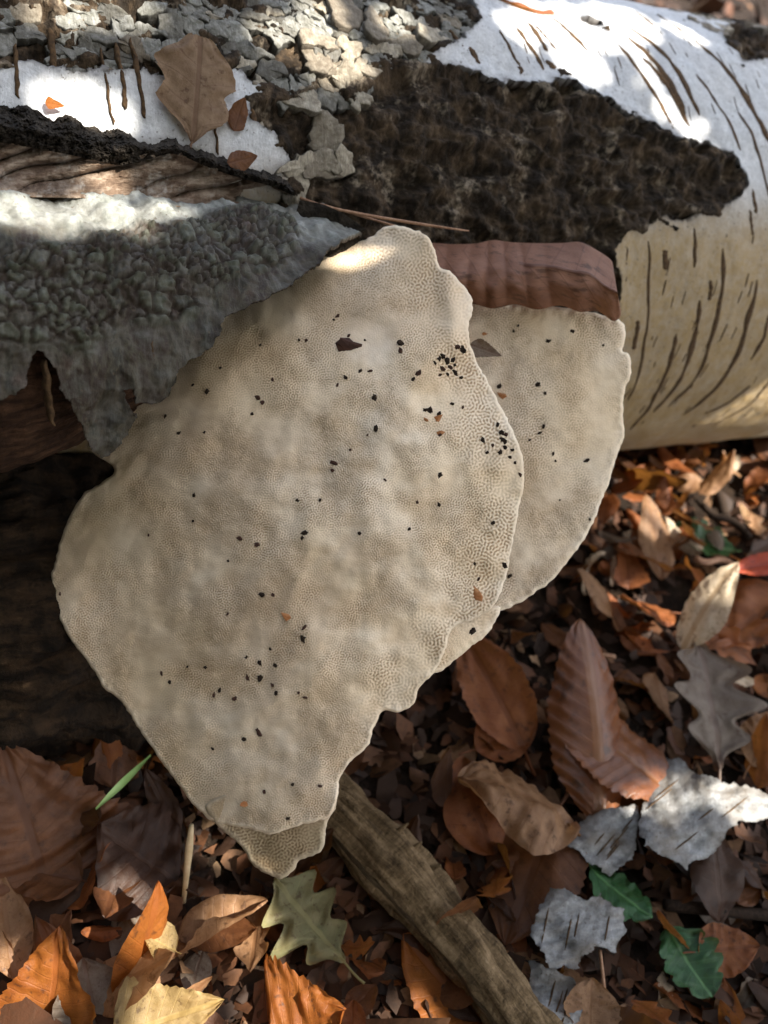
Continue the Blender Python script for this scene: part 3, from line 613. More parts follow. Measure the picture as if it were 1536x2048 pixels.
def fungus_surface(parent, outline, ctrl, step, period, seed, rim=22.0, thick=0.016, edge_lift=0.0, amp=0.00036, bulge=0.0022, base_fn=None, names=('pore_surface', 'cap'), wob=3.0, mat='pores', fold=None):
    ol = catmull(outline, 8); k = np.arange(len(ol)); nrm = np.stack([np.gradient(ol[:, 1]), -np.gradient(ol[:, 0])], -1); nrm /= np.linalg.norm(nrm, axis=1)[:, None] + 1e-9
    ol = ol + nrm * (wob * fbm(st3(ol[:, 0], ol[:, 1], 0.03, 0.03, seed), 3, 0.6) + 0.9 * wob * perlin(st3(ol[:, 0], ol[:, 1], 0.085, 0.085, seed + 2)))[:, None]
    lo, hi = ol.min(0) - 8, ol.max(0) + 8; D = RBF(ctrl)
    def base_depth(x, y):
        b = D(x, y) - 0.0 - bulge * fbm(st3(x, y, 0.0085, 0.0085, seed + 3), 3, 0.55) - 0.0008 * fbm(st3(x, y, 0.018, 0.022, seed + 5), 3)
        return b + (fold(x, y) if fold else 0)
    def surf(stp, front):
        xs, ys = np.meshgrid(np.arange(lo[0], hi[0], stp), np.arange(lo[1], hi[1], stp)); sd = poly_sd(xs, ys, ol)
        if front:
            ny, nx = xs.shape; ppx = period / stp
            iso = band_noise(ny, nx, ppx, seed); str_ = band_noise(ny, nx, ppx, seed + 1, 0.45, 0.9)
            mxm = smooth(-0.15, 0.25, fbm(st3(xs, ys, 0.006, 0.006, seed + 9), 2)); fld = iso * (1 - mxm) + str_ * mxm
            wide = smooth(150, 20, sd + 60 * fbm(st3(xs, ys, 0.01, 0.01, seed + 31), 2)) * smooth(650, 820, xs) if seed == 3 else 0.0
            fld = fld * (1 - wide) + band_noise(ny, nx, ppx * 1.4, seed + 2) * wide
            hole = 0.5 + 0.5 * np.tanh(1.6 * (fld - 0.25))
            soft = smooth(-0.35, 0.2, fbm(st3(xs, ys, 0.008, 0.008, seed + 13), 3))       # where the tubes are open or closed over
            hole = hole * (0.22 + 0.78 * soft) * smooth(2, rim * 1.1, sd + 5 * fbm(st3(xs, ys, 0.03, 0.03, seed + 17), 2))
            from_idx = lambda x, y: hole[np.clip(np.round((y - lo[1]) / stp).astype(int), 0, ny - 1), np.clip(np.round((x - lo[0]) / stp).astype(int), 0, nx - 1)]
        def pos(x, y, d):
            e = np.clip(1 - d / rim, 0, 1); rnd = 1 - np.sqrt(np.maximum(1 - e * e, 0)); b = base_depth(x, y)
            if front: return P(x, y, b - 0.0009 * perlin(st3(x, y, 0.07, 0.07, seed + 21)) * np.exp(-d / 14) + 0.0026 * rnd + edge_lift * np.exp(-d / (rim * 1.6)) + amp * from_idx(x, y))
            inner = 1 - np.exp(-d / 45.0)
            return P(x, y, b + 0.0023 + thick * np.sqrt(np.clip(inner, 0, 1)))
        Xs, Fq, u, v, d = sheet(xs, ys, sd, pos, None, flip=front)
        st = np.stack([u, v, 0 * u], -1) * (0.31 / F_PX)
        if front:
            bs = np.clip(base_fn(u, v), 0, 1) if base_fn else 0 * u
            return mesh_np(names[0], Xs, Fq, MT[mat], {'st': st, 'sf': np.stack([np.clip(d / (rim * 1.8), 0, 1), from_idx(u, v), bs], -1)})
        return mesh_np(names[1], Xs, Fq, MT['cap'], {'st': st})
    add(names[0], surf(step, True), parent); add(names[1], surf(step * 4, False), parent)
    return base_depth

out1 = [(103, 1165), (112, 1120), (135, 1040), (170, 985), (205, 965), (228, 935), (175, 895), (200, 830), (240, 760), (310, 690), (390, 610), (470, 560), (560, 520), (640, 490), (700, 480),
        (735, 478), (765, 456), (790, 450), (820, 458), (850, 468), (868, 495), (878, 530), (905, 545), (935, 580), (946, 610), (938, 655), (944, 700), (960, 735), (985, 780), (1005, 820),
        (1030, 870), (1045, 915), (1048, 965), (1036, 1030), (1022, 1100), (1010, 1160), (985, 1215), (940, 1240), (905, 1255), (890, 1300), (868, 1345), (840, 1375), (828, 1405), (800, 1424),
        (765, 1424), (748, 1455), (735, 1490), (700, 1525), (682, 1550), (676, 1590), (660, 1630), (630, 1645), (590, 1652), (545, 1668), (490, 1655), (430, 1645), (390, 1612), (350, 1560), (310, 1505),
        (270, 1445), (240, 1400), (205, 1375), (198, 1355), (165, 1310), (125, 1250)]
ctl1 = [(100, 1170, .352), (150, 1000, .356), (210, 920, .351), (270, 810, .346), (330, 770, .344), (430, 650, .347), (600, 560, .357), (700, 500, .365), (300, 690, .350), (470, 560, .357), (770, 460, .364), (860, 480, .354), (940, 600, .346), (945, 700, .340),
        (1000, 820, .333), (1050, 950, .327), (1015, 1150, .319), (900, 1330, .310), (770, 1425, .304), (665, 1630, .295), (540, 1665, .299), (360, 1570, .322), (200, 1370, .345),
        (450, 1000, .318), (600, 1000, .308), (760, 800, .318), (800, 1050, .308), (550, 1300, .304), (330, 1150, .331), (750, 620, .338), (880, 1100, .310), (860, 700, .328)]
fung = thing('bracket_fungus', P(180, 1150, .36), 'large cream bracket fungus with maze pored face growing from the rotting log', 'fungus')
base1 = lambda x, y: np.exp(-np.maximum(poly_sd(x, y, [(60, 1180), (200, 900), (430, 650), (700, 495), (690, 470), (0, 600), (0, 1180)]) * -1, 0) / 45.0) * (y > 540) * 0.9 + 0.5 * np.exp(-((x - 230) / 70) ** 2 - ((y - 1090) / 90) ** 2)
lip = lambda x, y: -0.0035 * np.exp(-((x - 905 - 0.12 * (y - 620)) / 22) ** 2) * smooth(520, 570, y) * smooth(740, 690, y) - 0.0025 * np.exp(-((y - 1130 - 0 * x) / 60) ** 2 - ((x - 820) / 90) ** 2)
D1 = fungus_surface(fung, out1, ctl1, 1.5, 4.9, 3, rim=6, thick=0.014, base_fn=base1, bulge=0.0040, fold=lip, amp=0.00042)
lob = [(884, 1262), (930, 1240), (985, 1212), (1000, 1222), (975, 1268), (940, 1295), (905, 1325), (870, 1348), (850, 1330)]
fungus_surface(fung, lob, [(884, 1262, .315), (985, 1212, .322), (940, 1295, .320), (870, 1348, .313)], 2.0, 6.5, 23, rim=7, thick=0.004, names=('lobe', 'lobe_cap'), bulge=0.0005)
tipo = [(420, 1600), (560, 1560), (670, 1590), (655, 1645), (650, 1680), (640, 1705), (600, 1722), (585, 1745), (560, 1757), (525, 1745), (500, 1722), (480, 1690), (445, 1660), (425, 1640)]
lowf = thing('bracket_fungus', P(540, 1600, .325), 'small tan bracket fungus lobe poking out below the tip of the large fungus', 'fungus')
MT['tan_pores'] = mat_fungus('tan_fungus_skin', (0.40, 0.33, 0.21), (0.34, 0.25, 0.14), (0.22, 0.15, 0.08), (0.16, 0.10, 0.05))
fungus_surface(lowf, tipo, [(420, 1600, .309), (670, 1590, .307), (650, 1690, .309), (560, 1757, .311), (445, 1660, .311)], 2.0, 6.5, 33, rim=8, thick=0.010, names=('pore_surface', 'cap'), mat='tan_pores', bulge=0.001)
out2 = [(800, 560), (900, 590), (1000, 606), (1100, 612), (1200, 628), (1240, 640), (1252, 668), (1246, 700), (1260, 712), (1262, 745), (1250, 780), (1246, 830), (1248, 870), (1236, 905), (1222, 950), (1205, 1000), (1180, 1060),
        (1145, 1110), (1110, 1155), (1075, 1182), (1040, 1205), (1000, 1222), (930, 1235), (860, 1150), (800, 1000), (780, 800)]
ctl2 = [(800, 560, .388), (1000, 600, .388), (1240, 640, .392), (1262, 745, .388), (1240, 905, .380), (1180, 1060, .372), (1075, 1182, .366), (960, 1230, .362), (800, 1000, .372), (780, 800, .38), (1050, 850, .374), (1000, 1050, .367), (1130, 760, .379)]
f2 = thing('bracket_fungus', P(860, 700, .41), 'flat beige bracket fungus half hidden behind the large one, under the curled brown leaf', 'fungus')
D2 = fungus_surface(f2, out2, ctl2, 1.7, 5.2, 43, rim=7, thick=0.020, bulge=0.0022, amp=0.00036)

# ------------------------------------------------------------------ crumbs and chips on the fungus
MT['crumb'] = mat_simple('black_soil_crumb', (0.012, 0.008, 0.006), (0.045, 0.028, 0.018), 900, 0.9, 0.2, 0.6, 0.0005)
MT['chip'] = mat_simple('reddish_bark_chip', (0.035, 0.015, 0.010), (0.09, 0.04, 0.024), 600, 0.8, 0.3, 0.6, 0.0005)
MT['oflake'] = mat_simple('orange_flake', (0.36, 0.13, 0.04), (0.50, 0.24, 0.10), 600, 0.7, 0.3)
def lump(r, sz, flat=0.6):
    n, k = 7, 4; V = []
    for i in range(k + 1):
        la = -pi / 2 + pi * i / k
        for j in range(n):
            q = 1 + 0.35 * r.normal(); V.append((sz * cos(la) * cos(2 * pi * j / n) * q * 1.2, sz * cos(la) * sin(2 * pi * j / n) * q, sz * flat * sin(la) * q))
    F_ = [(i * n + j, i * n + (j + 1) % n, (i + 1) * n + (j + 1) % n, (i + 1) * n + j) for i in range(k) for j in range(n)]
    return V, F_
rc = np.random.default_rng(21); lumps = {}
for mn in ('crumb', 'chip', 'oflake'):
    lumps[mn] = []
    for k in range(7):
        V_, F_ = lump(rc, 0.0010, 0.7 if mn == 'crumb' else 0.35); lumps[mn].append(mesh_mixed('soil_crumb', V_, F_, MT[mn], sm=False))
def crumb(x, y, size, D, mn='crumb', label=None, group=None, cat='soil crumb', name='soil_crumb', stretch=1.0):
    o = add(name, lumps[mn][rc.integers(7)]); d = float(D(np.array(x), np.array(y)))
    o.location = Vector(P(x, y, d - 0.00025)); s = size / 11.0; o.scale = (s * stretch, s, s)
    z = Vector(-ray(x, y)); z.normalize(); xx = Vector(RT).cross(z).cross(z); q = z.to_track_quat('Z', 'Y'); o.rotation_euler = (q @ Matrix.Rotation(rc.uniform(0, 6.3), 3, 'Z').to_quaternion()).to_euler()
    tag(o, label, cat, group)
L1, G1 = 'tiny dark soil crumb stuck to the face of the large fungus', 'soil crumbs on the large fungus'
spots = [(675, 632, 9), (800, 688, 12), (800, 703, 9), (748, 795, 8), (697, 672, 6), (730, 680, 5), (668, 640, 5), (613, 681, 6), (598, 680, 5), (691, 755, 7), (675, 770, 6), (545, 760, 6), (520, 690, 5), (440, 736, 6), (415, 782, 9), (385, 770, 5),
         (408, 865, 6), (330, 833, 6), (357, 866, 6), (504, 828, 7), (516, 797, 10), (525, 806, 8), (668, 926, 9), (665, 940, 6), (753, 857, 9), (720, 742, 5), (740, 742, 6), (835, 747, 10), (827, 758, 7), (850, 820, 7), (880, 870, 7), (860, 822, 9), (877, 828, 7), (905, 808, 6), (925, 815, 6),
         (886, 713, 9), (893, 722, 11), (900, 735, 10), (910, 745, 8), (878, 718, 8), (884, 738, 8), (905, 720, 9), (926, 700, 12), (915, 695, 9), (895, 748, 7), (880, 750, 6), (922, 755, 6), (870, 725, 6), (910, 730, 7),
         (1003, 865, 10), (1006, 880, 13), (1010, 895, 9), (1000, 905, 8), (995, 850, 7), (1012, 870, 8), (1020, 915, 6), (985, 890, 6), (975, 905, 6), (1030, 925, 6), (1040, 950, 8), (1025, 900, 6), (965, 880, 6),
         (880, 950, 8), (835, 1005, 6), (985, 1046, 7), (878, 1010, 6), (1009, 1130, 8), (950, 1128, 6), (957, 1158, 6), (818, 1058, 6), (944, 1263, 11), (480, 1078, 9), (513, 1090, 9), (610, 1065, 7), (605, 1075, 6), (718, 1067, 7), (594, 1000, 6), (388, 990, 8), (386, 1042, 5), (297, 1070, 5), (545, 1190, 6), (608, 1255, 6), (606, 1276, 9),
         (524, 1190, 7), (492, 1315, 6), (519, 1325, 7), (520, 1355, 8), (540, 1298, 6), (551, 1330, 7), (495, 1355, 7), (440, 1380, 7), (428, 1390, 6), (470, 1397, 8), (411, 1335, 6), (340, 1365, 8), (323, 1347, 6), (375, 1333, 5), (545, 1370, 7), (552, 1387, 8), (518, 1465, 11), (489, 1478, 9), (425, 1497, 5), (597, 1385, 5), (610, 1395, 5), (298, 1570, 5), (529, 1583, 6), (640, 1572, 6), (585, 1568, 6), (575, 1667 - 30, 6), (120, 1188, 6), (456, 1122, 5), (455, 1228, 5), (640, 1000, 5), (700, 900, 5), (770, 960, 5), (735, 870, 4)]
for (x, y, s) in spots: crumb(x, y, s, D1, 'crumb' if rc.random() < .7 else 'chip', L1, G1, stretch=rc.uniform(0.8, 1.6))
for (x, y, s) in [(660, 1640 - 1, 0)]: pass
for (x, y, s) in [(1027, 662, 7), (1036, 652, 6), (1096, 682, 8), (1144, 662, 9), (1076, 769, 10), (1091, 787, 8), (1077, 771, 6), (1088, 853, 7), (1080, 866, 6), (1172, 921, 9), (1106, 908, 6), (1111, 922, 5), (1206, 691, 6), (998, 773, 8), (1020, 1152, 8), (1060, 880, 5), (1180, 1038, 5), (1120, 1000, 4)]:
    crumb(x, y, s, D2, 'crumb', 'tiny dark soil crumb stuck to the half hidden beige fungus', 'soil crumbs on the half hidden fungus', stretch=rc.uniform(0.8, 1.5))
for (x, y, s) in [(575, 1234, 13), (875, 838, 12), (879, 866, 10), (953, 1190, 17), (490, 1608, 13), (852, 840, 6)]:
    crumb(x, y, s, D1, 'oflake', 'small orange brown flake stuck to the face of the large fungus', 'orange flakes on the large fungus', 'leaf flake', 'leaf_flake', 1.3)
for (x, y, s) in [(1006, 792, 14), (968, 668, 8)]:
    crumb(x, y, s, D2, 'oflake', 'small orange flake stuck to the half hidden beige fungus', 'orange flakes on the half hidden fungus', 'leaf flake', 'leaf_flake', 1.3)
crumb(697, 692, 34, lambda x, y: D1(x, y) - 0.0008, 'chip', 'dark red bark chip stuck on the upper face of the large fungus', None, 'bark chip', 'bark_chip', 1.4)

# ------------------------------------------------------------------ leaves
def leaf_width(kind, t):
    if kind == 'beech': return np.sin(pi * t ** 0.85) ** 0.8 * (1 - 0.25 * t)
    if kind == 'chestnut': return np.clip(np.sin(pi * t) ** 0.65, 0, 1) * (1 - 0.35 * t ** 2)
    if kind == 'birch': return np.clip(np.minimum(t * 6, 1) ** 0.7 * (1 - t) ** 0.85 * 1.25, 0, 1)
    if kind == 'oak': return np.clip(np.sin(pi * t ** 1.25) ** 0.7, 0, 1) * (0.72 + 0.28 * np.cos(2 * pi * 3.6 * t + 1.2))
    if kind == 'holly': return np.clip(np.sin(pi * t) ** 0.6, 0, 1) * (0.68 + 0.32 * np.abs(np.cos(pi * 4.5 * t)) ** 0.6 * 1.0)
    if kind == 'scrap': return np.clip(t * 2.6, 0, 1) ** 0.9 * np.clip((1.02 - t) * 3.2, 0, 1) ** 0.5 * (0.88 + 0.12 * np.cos(2 * pi * 2.4 * t + 2))
    return np.sin(pi * t) ** 0.7
def leaf_mesh(kind, L, Wd, seed, mat, n=36, m=8, curl=0.3, cross=0.3, fold=0.15, corr=0.012, crumple=0.09, nv=9, twist=0.0, stalk=0.25):
    r = np.random.default_rng(seed); t = np.linspace(0, 1, n + 1); v = np.linspace(-1, 1, 2 * m + 1); Tt, Vv = np.meshgrid(t, v, indexing='ij')
    w_ = np.maximum(leaf_width(kind, Tt), 0.004)
    tooth = {'beech': 0.0, 'chestnut': 0.045, 'birch': 0.06, 'oak': 0.0, 'holly': 0.03}.get(kind, 0.03)
    w_ = w_ * (1 + tooth * np.abs(Vv) ** 6 * (2 * ((Tt * nv * 1.6) % 1) - 1)) * (1 + 0.10 * perlin(st3(Tt, np.sign(Vv), 3.0, 1.3, seed)) + 0.05 * perlin(st3(Tt, np.sign(Vv), 9.0, 1.3, seed + 2.5)))
    x = L * (Tt - 0.05 * np.abs(Vv) * 0); y = Wd * 0.5 * w_ * Vv
    z = fold * np.abs(y) + corr * Wd * np.sin(2 * pi * nv * (Tt - 0.16 * np.abs(Vv))) * (np.abs(Vv) ** 0.7) * w_
    z = z + crumple * Wd * fbm(st3(Tt, Vv, 3.2, 1.6, seed + 0.7), 3) * (0.3 + np.abs(Vv)) + 0.20 * crumple * Wd * perlin(st3(Tt, Vv, 9, 4, seed + 1.7))
    if abs(cross) > 1e-3:
        Rr = Wd * 0.5 / cross; y2 = (Rr - z) * np.sin(y / Rr); z = Rr - (Rr - z) * np.cos(y / Rr); y = y2
    if abs(curl) > 1e-3:
        Rr = L / curl; x2 = (Rr - z) * np.sin(x / Rr); z = Rr - (Rr - z) * np.cos(x / Rr); x = x2
    tw = twist * (Tt - 0.5); y, z = y * np.cos(tw) - z * np.sin(tw), y * np.sin(tw) + z * np.cos(tw)
    X = np.stack([x, y, z], -1).reshape(-1, 3); F_ = grid_faces(n + 1, 2 * m + 1)
    lv = np.stack([Tt, Vv, (Wd * 0.5 * leaf_width(kind, Tt) * Vv) / L], -1).reshape(-1, 3)
    if stalk > 0:
        k = 5; pts = np.stack([-np.linspace(-0.02, stalk, k) * L, 0.02 * L * np.sin(np.linspace(0, 2, k)), 0.02 * L * np.linspace(0, 1, k) ** 2], -1)
        TX, TF = tube(pts, np.linspace(0.011, 0.014, k) * min(L, 0.08), 6, cap=False)
        F_ = np.concatenate([F_, TF + len(X)]); X = np.concatenate([X, TX]); lv = np.concatenate([lv, np.zeros((len(TX), 3))])
    return mesh_np('leaf', X, F_, mat, {'lv': lv})
LM = {}
def lm(key, *a, **k): LM[key] = mat_leaf(key + '_leaf', *a, **k)
lm('dark', (0.026, 0.011, 0.005), (0.06, 0.025, 0.011), (0.05, 0.022, 0.01), 0.25)
lm('brown', (0.10, 0.038, 0.014), (0.18, 0.074, 0.03), (0.09, 0.035, 0.015), 0.3)
lm('rust', (0.21, 0.062, 0.018), (0.33, 0.12, 0.04), (0.16, 0.05, 0.015), 0.35)
lm('tan', (0.24, 0.125, 0.058), (0.36, 0.205, 0.105), (0.22, 0.11, 0.05), 0.35)
lm('grey', (0.11, 0.082, 0.06), (0.19, 0.155, 0.12), (0.12, 0.08, 0.06), 0.25)
lm('orange', (0.27, 0.08, 0.014), (0.38, 0.13, 0.024), (0.30, 0.09, 0.02), 0.5)
lm('yellow', (0.30, 0.20, 0.075), (0.40, 0.29, 0.13), (0.40, 0.28, 0.10), 0.45)
lm('pale', (0.55, 0.44, 0.30), (0.66, 0.56, 0.42), (0.38, 0.27, 0.16), 0.4)
lm('red', (0.42, 0.045, 0.02), (0.52, 0.09, 0.03), (0.25, 0.03, 0.015), 0.45)
lm('chestnut', (0.15, 0.046, 0.014), (0.24, 0.088, 0.03), (0.24, 0.11, 0.05), 0.3, nv=13, rough=0.34, spec=0.6)
lm('curled', (0.22, 0.098, 0.055), (0.31, 0.15, 0.09), (0.11, 0.045, 0.025), 0.22, nv=11, rough=0.55)
lm('holly', (0.012, 0.062, 0.018), (0.026, 0.105, 0.032), (0.10, 0.22, 0.08), 0.25, spots=(0.03, 0.09, 0.02), rough=0.35)
lm('scrapleaf', (0.16, 0.10, 0.056), (0.27, 0.185, 0.115), (0.13, 0.075, 0.045), 0.25, nv=5, rough=0.7)
lm('cream', (0.26, 0.225, 0.11), (0.17, 0.175, 0.08), (0.30, 0.27, 0.12), 0.35)
def orient(o, base, tip, roll=0.0, up=(0, 0, 1)):
    b, t_ = Vector(base), Vector(tip); x = (t_ - b).normalized(); z = Vector(up); z = (z - x * z.dot(x)).normalized(); y = z.cross(x)
    R3 = Matrix((x, y, z)).transposed() @ Matrix.Rotation(roll, 3, 'X'); o.rotation_euler = R3.to_euler(); o.location = b
def hero(name, label, cat, kind, mat, b, t_, wd, seed, roll=0.0, group=None, up=(0, 0, 1), pts=None, **kw):
    B, T_ = (G(*b), G(*t_)) if pts is None else pts
    L = float(np.linalg.norm(T_ - B)); c = kw.get('curl', 0.3); chord = L
    if abs(c) > 0.05: L = L * (c / 2) / sin(min(abs(c), 3.0) / 2) * (1 if c > 0 else -1)
    me = leaf_mesh(kind, abs(L), wd, seed, LM[mat], **kw); o = add(name, me); orient(o, B, T_, roll, up)
    # the arc's chord is tilted against the local x axis: turn it back
    if abs(c) > 0.05: o.rotation_euler = (o.rotation_euler.to_matrix() @ Matrix.Rotation(c / 2, 3, 'Y')).to_euler()
    return tag(o, label, cat, group)

hero('fallen_leaf', 'big glossy chestnut brown leaf with toothed edge standing among the litter', 'leaf', 'chestnut', 'chestnut', (1200, 1650, .012), (1160, 1238, .045), .060, 101, 0.1, curl=-0.5, cross=-0.75, fold=-0.15, corr=0.012, nv=13, n=80, m=10, stalk=0.1, crumple=0.03)
hero('fallen_leaf', 'broad brown leaf with a long stalk lying under the glossy toothed leaf', 'leaf', 'chestnut', 'chestnut', (1345, 1592, .018), (1090, 1420, .02), .062, 102, 0.25, curl=-0.4, cross=-0.4, nv=13, n=50, stalk=0.2)
hero('fallen_leaf', 'orange brown leaf leaning beside the big glossy toothed leaf', 'leaf', 'chestnut', 'rust', (1050, 1500, .008), (920, 1260, .03), .042, 103, -0.4, curl=-0.4, cross=0.3, nv=13)
hero('fallen_leaf', 'arched light brown leaf curling over like a hood in the litter', 'leaf', 'beech', 'tan', (1140, 1650, .022), (915, 1560, .030), .075, 104, 0.55, curl=-0.9, cross=-1.1, crumple=0.14, corr=0.005, n=50, m=10, stalk=0.25)
hero('fallen_leaf', 'long dark brown leaf hanging below the arched light brown leaf', 'leaf', 'chestnut', 'brown', (1120, 1610, .012), (1010, 1890, .006), .05, 105, 0.3, curl=-0.3, cross=-0.4, nv=13)
hero('fallen_leaf', 'large toothed brown leaf under the dark end of the rotting log', 'leaf', 'birch', 'brown', (100, 1800, .006), (0, 1480, .05), .085, 106, 0.1, curl=-0.3, cross=-0.35, corr=0.03, n=50, m=10)
hero('fallen_leaf', 'grey brown lobed oak leaf lying on the litter', 'leaf', 'oak', 'grey', (1440, 1540, .02), (1395, 1285, .035), .066, 107, 0.1, curl=-0.3, cross=0.35, n=60, m=8, nv=5)
hero('fallen_leaf', 'pale curled leaf rising above the grey oak leaf, lit by the sun', 'leaf', 'beech', 'pale', (1365, 1300, .028), (1478, 1125, .065), .030, 108, -0.5, curl=-0.7, cross=-0.8, stalk=0.0)
hero('fallen_leaf', 'bright red leaf tip beside the pale curled leaf', 'leaf', 'beech', 'red', (1470, 1140, .055), (1600, 1110, .06), .018, 109, 0.2, stalk=0.0)
hero('fallen_leaf', 'crumpled dark red leaf under the bright red tip', 'leaf', 'birch', 'rust', (1580, 1180, .02), (1420, 1290, .02), .07, 110, 0.2, crumple=0.16, cross=-0.5)
hero('fallen_leaf', 'narrow orange tan leaf with a sunlit end near the holly leaf', 'leaf', 'beech', 'tan', (1325, 1160, .006), (1290, 985, .034), .030, 111, 0.1, curl=-0.3, cross=-0.5, stalk=0.0)
hero('holly_leaf', 'green spiny holly leaf on the litter near the log', 'leaf', 'holly', 'holly', (1470, 1100, .014), (1340, 1065, .016), .042, 112, 0.0, n=60, cross=0.4, nv=5, stalk=0.08)
hero('holly_leaf', 'green holly leaf beside the pale bark fragments', 'leaf', 'holly', 'holly', (1180, 1735, .016), (1305, 1835, .018), .030, 113, -0.3, n=60, cross=-0.5, nv=5, stalk=0.05)
hero('holly_leaf', 'green wavy holly leaf lying on dark soil', 'leaf', 'holly', 'holly', (1335, 1855, .012), (1425, 1995, .012), .036, 114, 0.0, n=60, cross=0.3, nv=5, stalk=0.05)
hero('fallen_leaf', 'upright orange leaf glowing in the sun beside a small yellow leaf', 'leaf', 'beech', 'orange', (250, 2010, .002), (318, 1762, .05), .026, 115, 0.9, curl=-0.3, cross=-0.7, stalk=0.05)
hero('fallen_leaf', 'deep orange leaf standing on edge in the litter', 'leaf', 'birch', 'orange', (95, 2075, .004), (115, 1855, .034), .046, 116, -0.4, curl=0.3, cross=0.5, corr=0.006, crumple=0.13)
hero('fallen_leaf', 'small round yellow leaf tucked behind the upright orange leaf', 'leaf', 'beech', 'yellow', (352, 1902, .024), (285, 1862, .03), .020, 117, 0.3, stalk=0.15)
hero('fallen_leaf', 'pale yellow leaf lit by the sun, its tip ragged', 'leaf', 'birch', 'yellow', (225, 2075, .018), (448, 2000, .026), .034, 118, 0.3, cross=-0.4, corr=0.006, crumple=0.13)
hero('fallen_leaf', 'toothed orange tan leaf in a patch of sun', 'leaf', 'birch', 'orange', (545, 2085, .008), (690, 2020, .026), .058, 119, 0.2, cross=-0.5, corr=0.006, crumple=0.13)
hero('fallen_leaf', 'orange leaf pinned under the split branch', 'leaf', 'chestnut', 'orange', (1000, 2090, .004), (805, 1868, .012), .042, 120, -0.1, nv=13, stalk=0.0)
hero('fallen_leaf', 'crinkled pale green and cream leaf behind the split branch', 'leaf', 'oak', 'cream', (690, 1925, .010), (550, 1755, .020), .044, 121, 0.2, crumple=0.14, cross=-0.6, nv=5)
hero('fallen_leaf', 'dark brown folded leaf under the sunlit grass blade', 'leaf', 'beech', 'dark', (355, 1765, .012), (195, 1650, .03), .06, 122, 0.2, crumple=0.12, cross=-0.6)
hero('fallen_leaf', 'folded pinkish tan leaf catching a sliver of sun', 'leaf', 'beech', 'tan', (352, 1912, .008), (535, 1800, .022), .036, 123, -0.7, cross=0.8, fold=0.6)
hero('fallen_leaf', 'flat brown leaf lying against the large toothed leaf', 'leaf', 'beech', 'brown', (165, 1760, .014), (-10, 1715, .016), .036, 124, 0.1)
hero('fallen_leaf', 'grey leaf lying beside the deep orange leaf', 'leaf', 'beech', 'grey', (200, 2075, .01), (165, 1915, .016), .034, 125, 0.0)
hero('fallen_leaf', 'tan leaf edge beside the deep orange leaf', 'leaf', 'beech', 'tan', (30, 1960, .01), (0, 1740, .022), .022, 126, 0.3)
hero('fallen_leaf', 'small tan leaf leaning on the litter below the half hidden fungus', 'leaf', 'beech', 'tan', (1225, 1235, .012), (1155, 1140, .028), .028, 127, 0.3, curl=-0.6, cross=-0.6)
hero('fallen_leaf', 'folded rust brown leaf near the narrow orange tan leaf', 'leaf', 'beech', 'rust', (1345, 1225, .01), (1240, 1195, .022), .04, 128, 0.5, cross=-0.7)
hero('fallen_leaf', 'tan leaf at the foot of the white bark fragment', 'leaf', 'beech', 'tan', (1180, 2075, .012), (1185, 1955, .018), .034, 129, 0.1, stalk=0.6)
hero('fallen_leaf', 'rust leaf lying in front of the small rust and orange leaves', 'leaf', 'beech', 'rust', (950, 1500, .006), (1075, 1440, .012), .036, 130, 0.1)
hero('fallen_leaf', 'curled orange leaf near the holly leaf on dark soil', 'leaf', 'beech', 'rust', (1395, 1905, .012), (1520, 1890, .018), .026, 131, 0.3, cross=-0.7)
hero('fallen_leaf', 'brown leaf overlapping the edge of the grey oak leaf', 'leaf', 'beech', 'tan', (1500, 1530, .012), (1560, 1420, .03), .032, 132, 0.3, cross=-0.6)

# leaves lying on the logs and the fungus
def on_log(px, py, off=0.002):
    d = LOG.hit(np.array(float(px)), np.array(float(py)))[2]; return P(px, py, d - off)
cu = (LOG.frame(*[float(q) for q in LOG.hit(np.array(390.), np.array(180.))[:2]]))[2]
hero('dry_leaf', 'dry tan leaf with notched edge lying on the white bark of the big log', 'leaf', 'scrap', 'scrapleaf', None, None, .034, 140, 0.1, up=tuple(cu), pts=(on_log(385, 288, .004), on_log(400, 72, .010)), curl=-0.25, cross=-0.55, crumple=0.08, n=60, m=10, nv=5, stalk=0.05)
hero('dry_leaf', 'tiny curled brown leaf on the log next to the dry notched leaf', 'leaf', 'beech', 'brown', None, None, .010, 141, 0.2, up=tuple(cu), pts=(on_log(468, 262, .002), on_log(490, 194, .006)), cross=-0.9, stalk=0.0)
hero('dry_leaf', 'brown leaf scrap lodged in the black bark crust', 'leaf', 'beech', 'brown', None, None, .009, 142, 0.2, up=tuple(cu), pts=(on_log(455, 326, .016), on_log(515, 312, .016)), cross=-0.5, stalk=0.0)
hero('dry_leaf', 'small orange scrap of leaf on the white bark above the crust', 'leaf', 'birch', 'orange', None, None, .005, 143, 0.2, up=tuple(cu), pts=(on_log(90, 205, .003), on_log(130, 212, .003)), stalk=0.0)
cu2 = (LOG.frame(*[float(q) for q in LOG.hit(np.array(1080.), np.array(5.))[:2]]))[2]
hero('dry_leaf', 'rust leaf lying on the crest of the log', 'leaf', 'beech', 'rust', None, None, .05, 144, 0.1, up=tuple(cu2), pts=(on_log(1000, -4, .002), on_log(1200, -10, .003)), stalk=0.1)
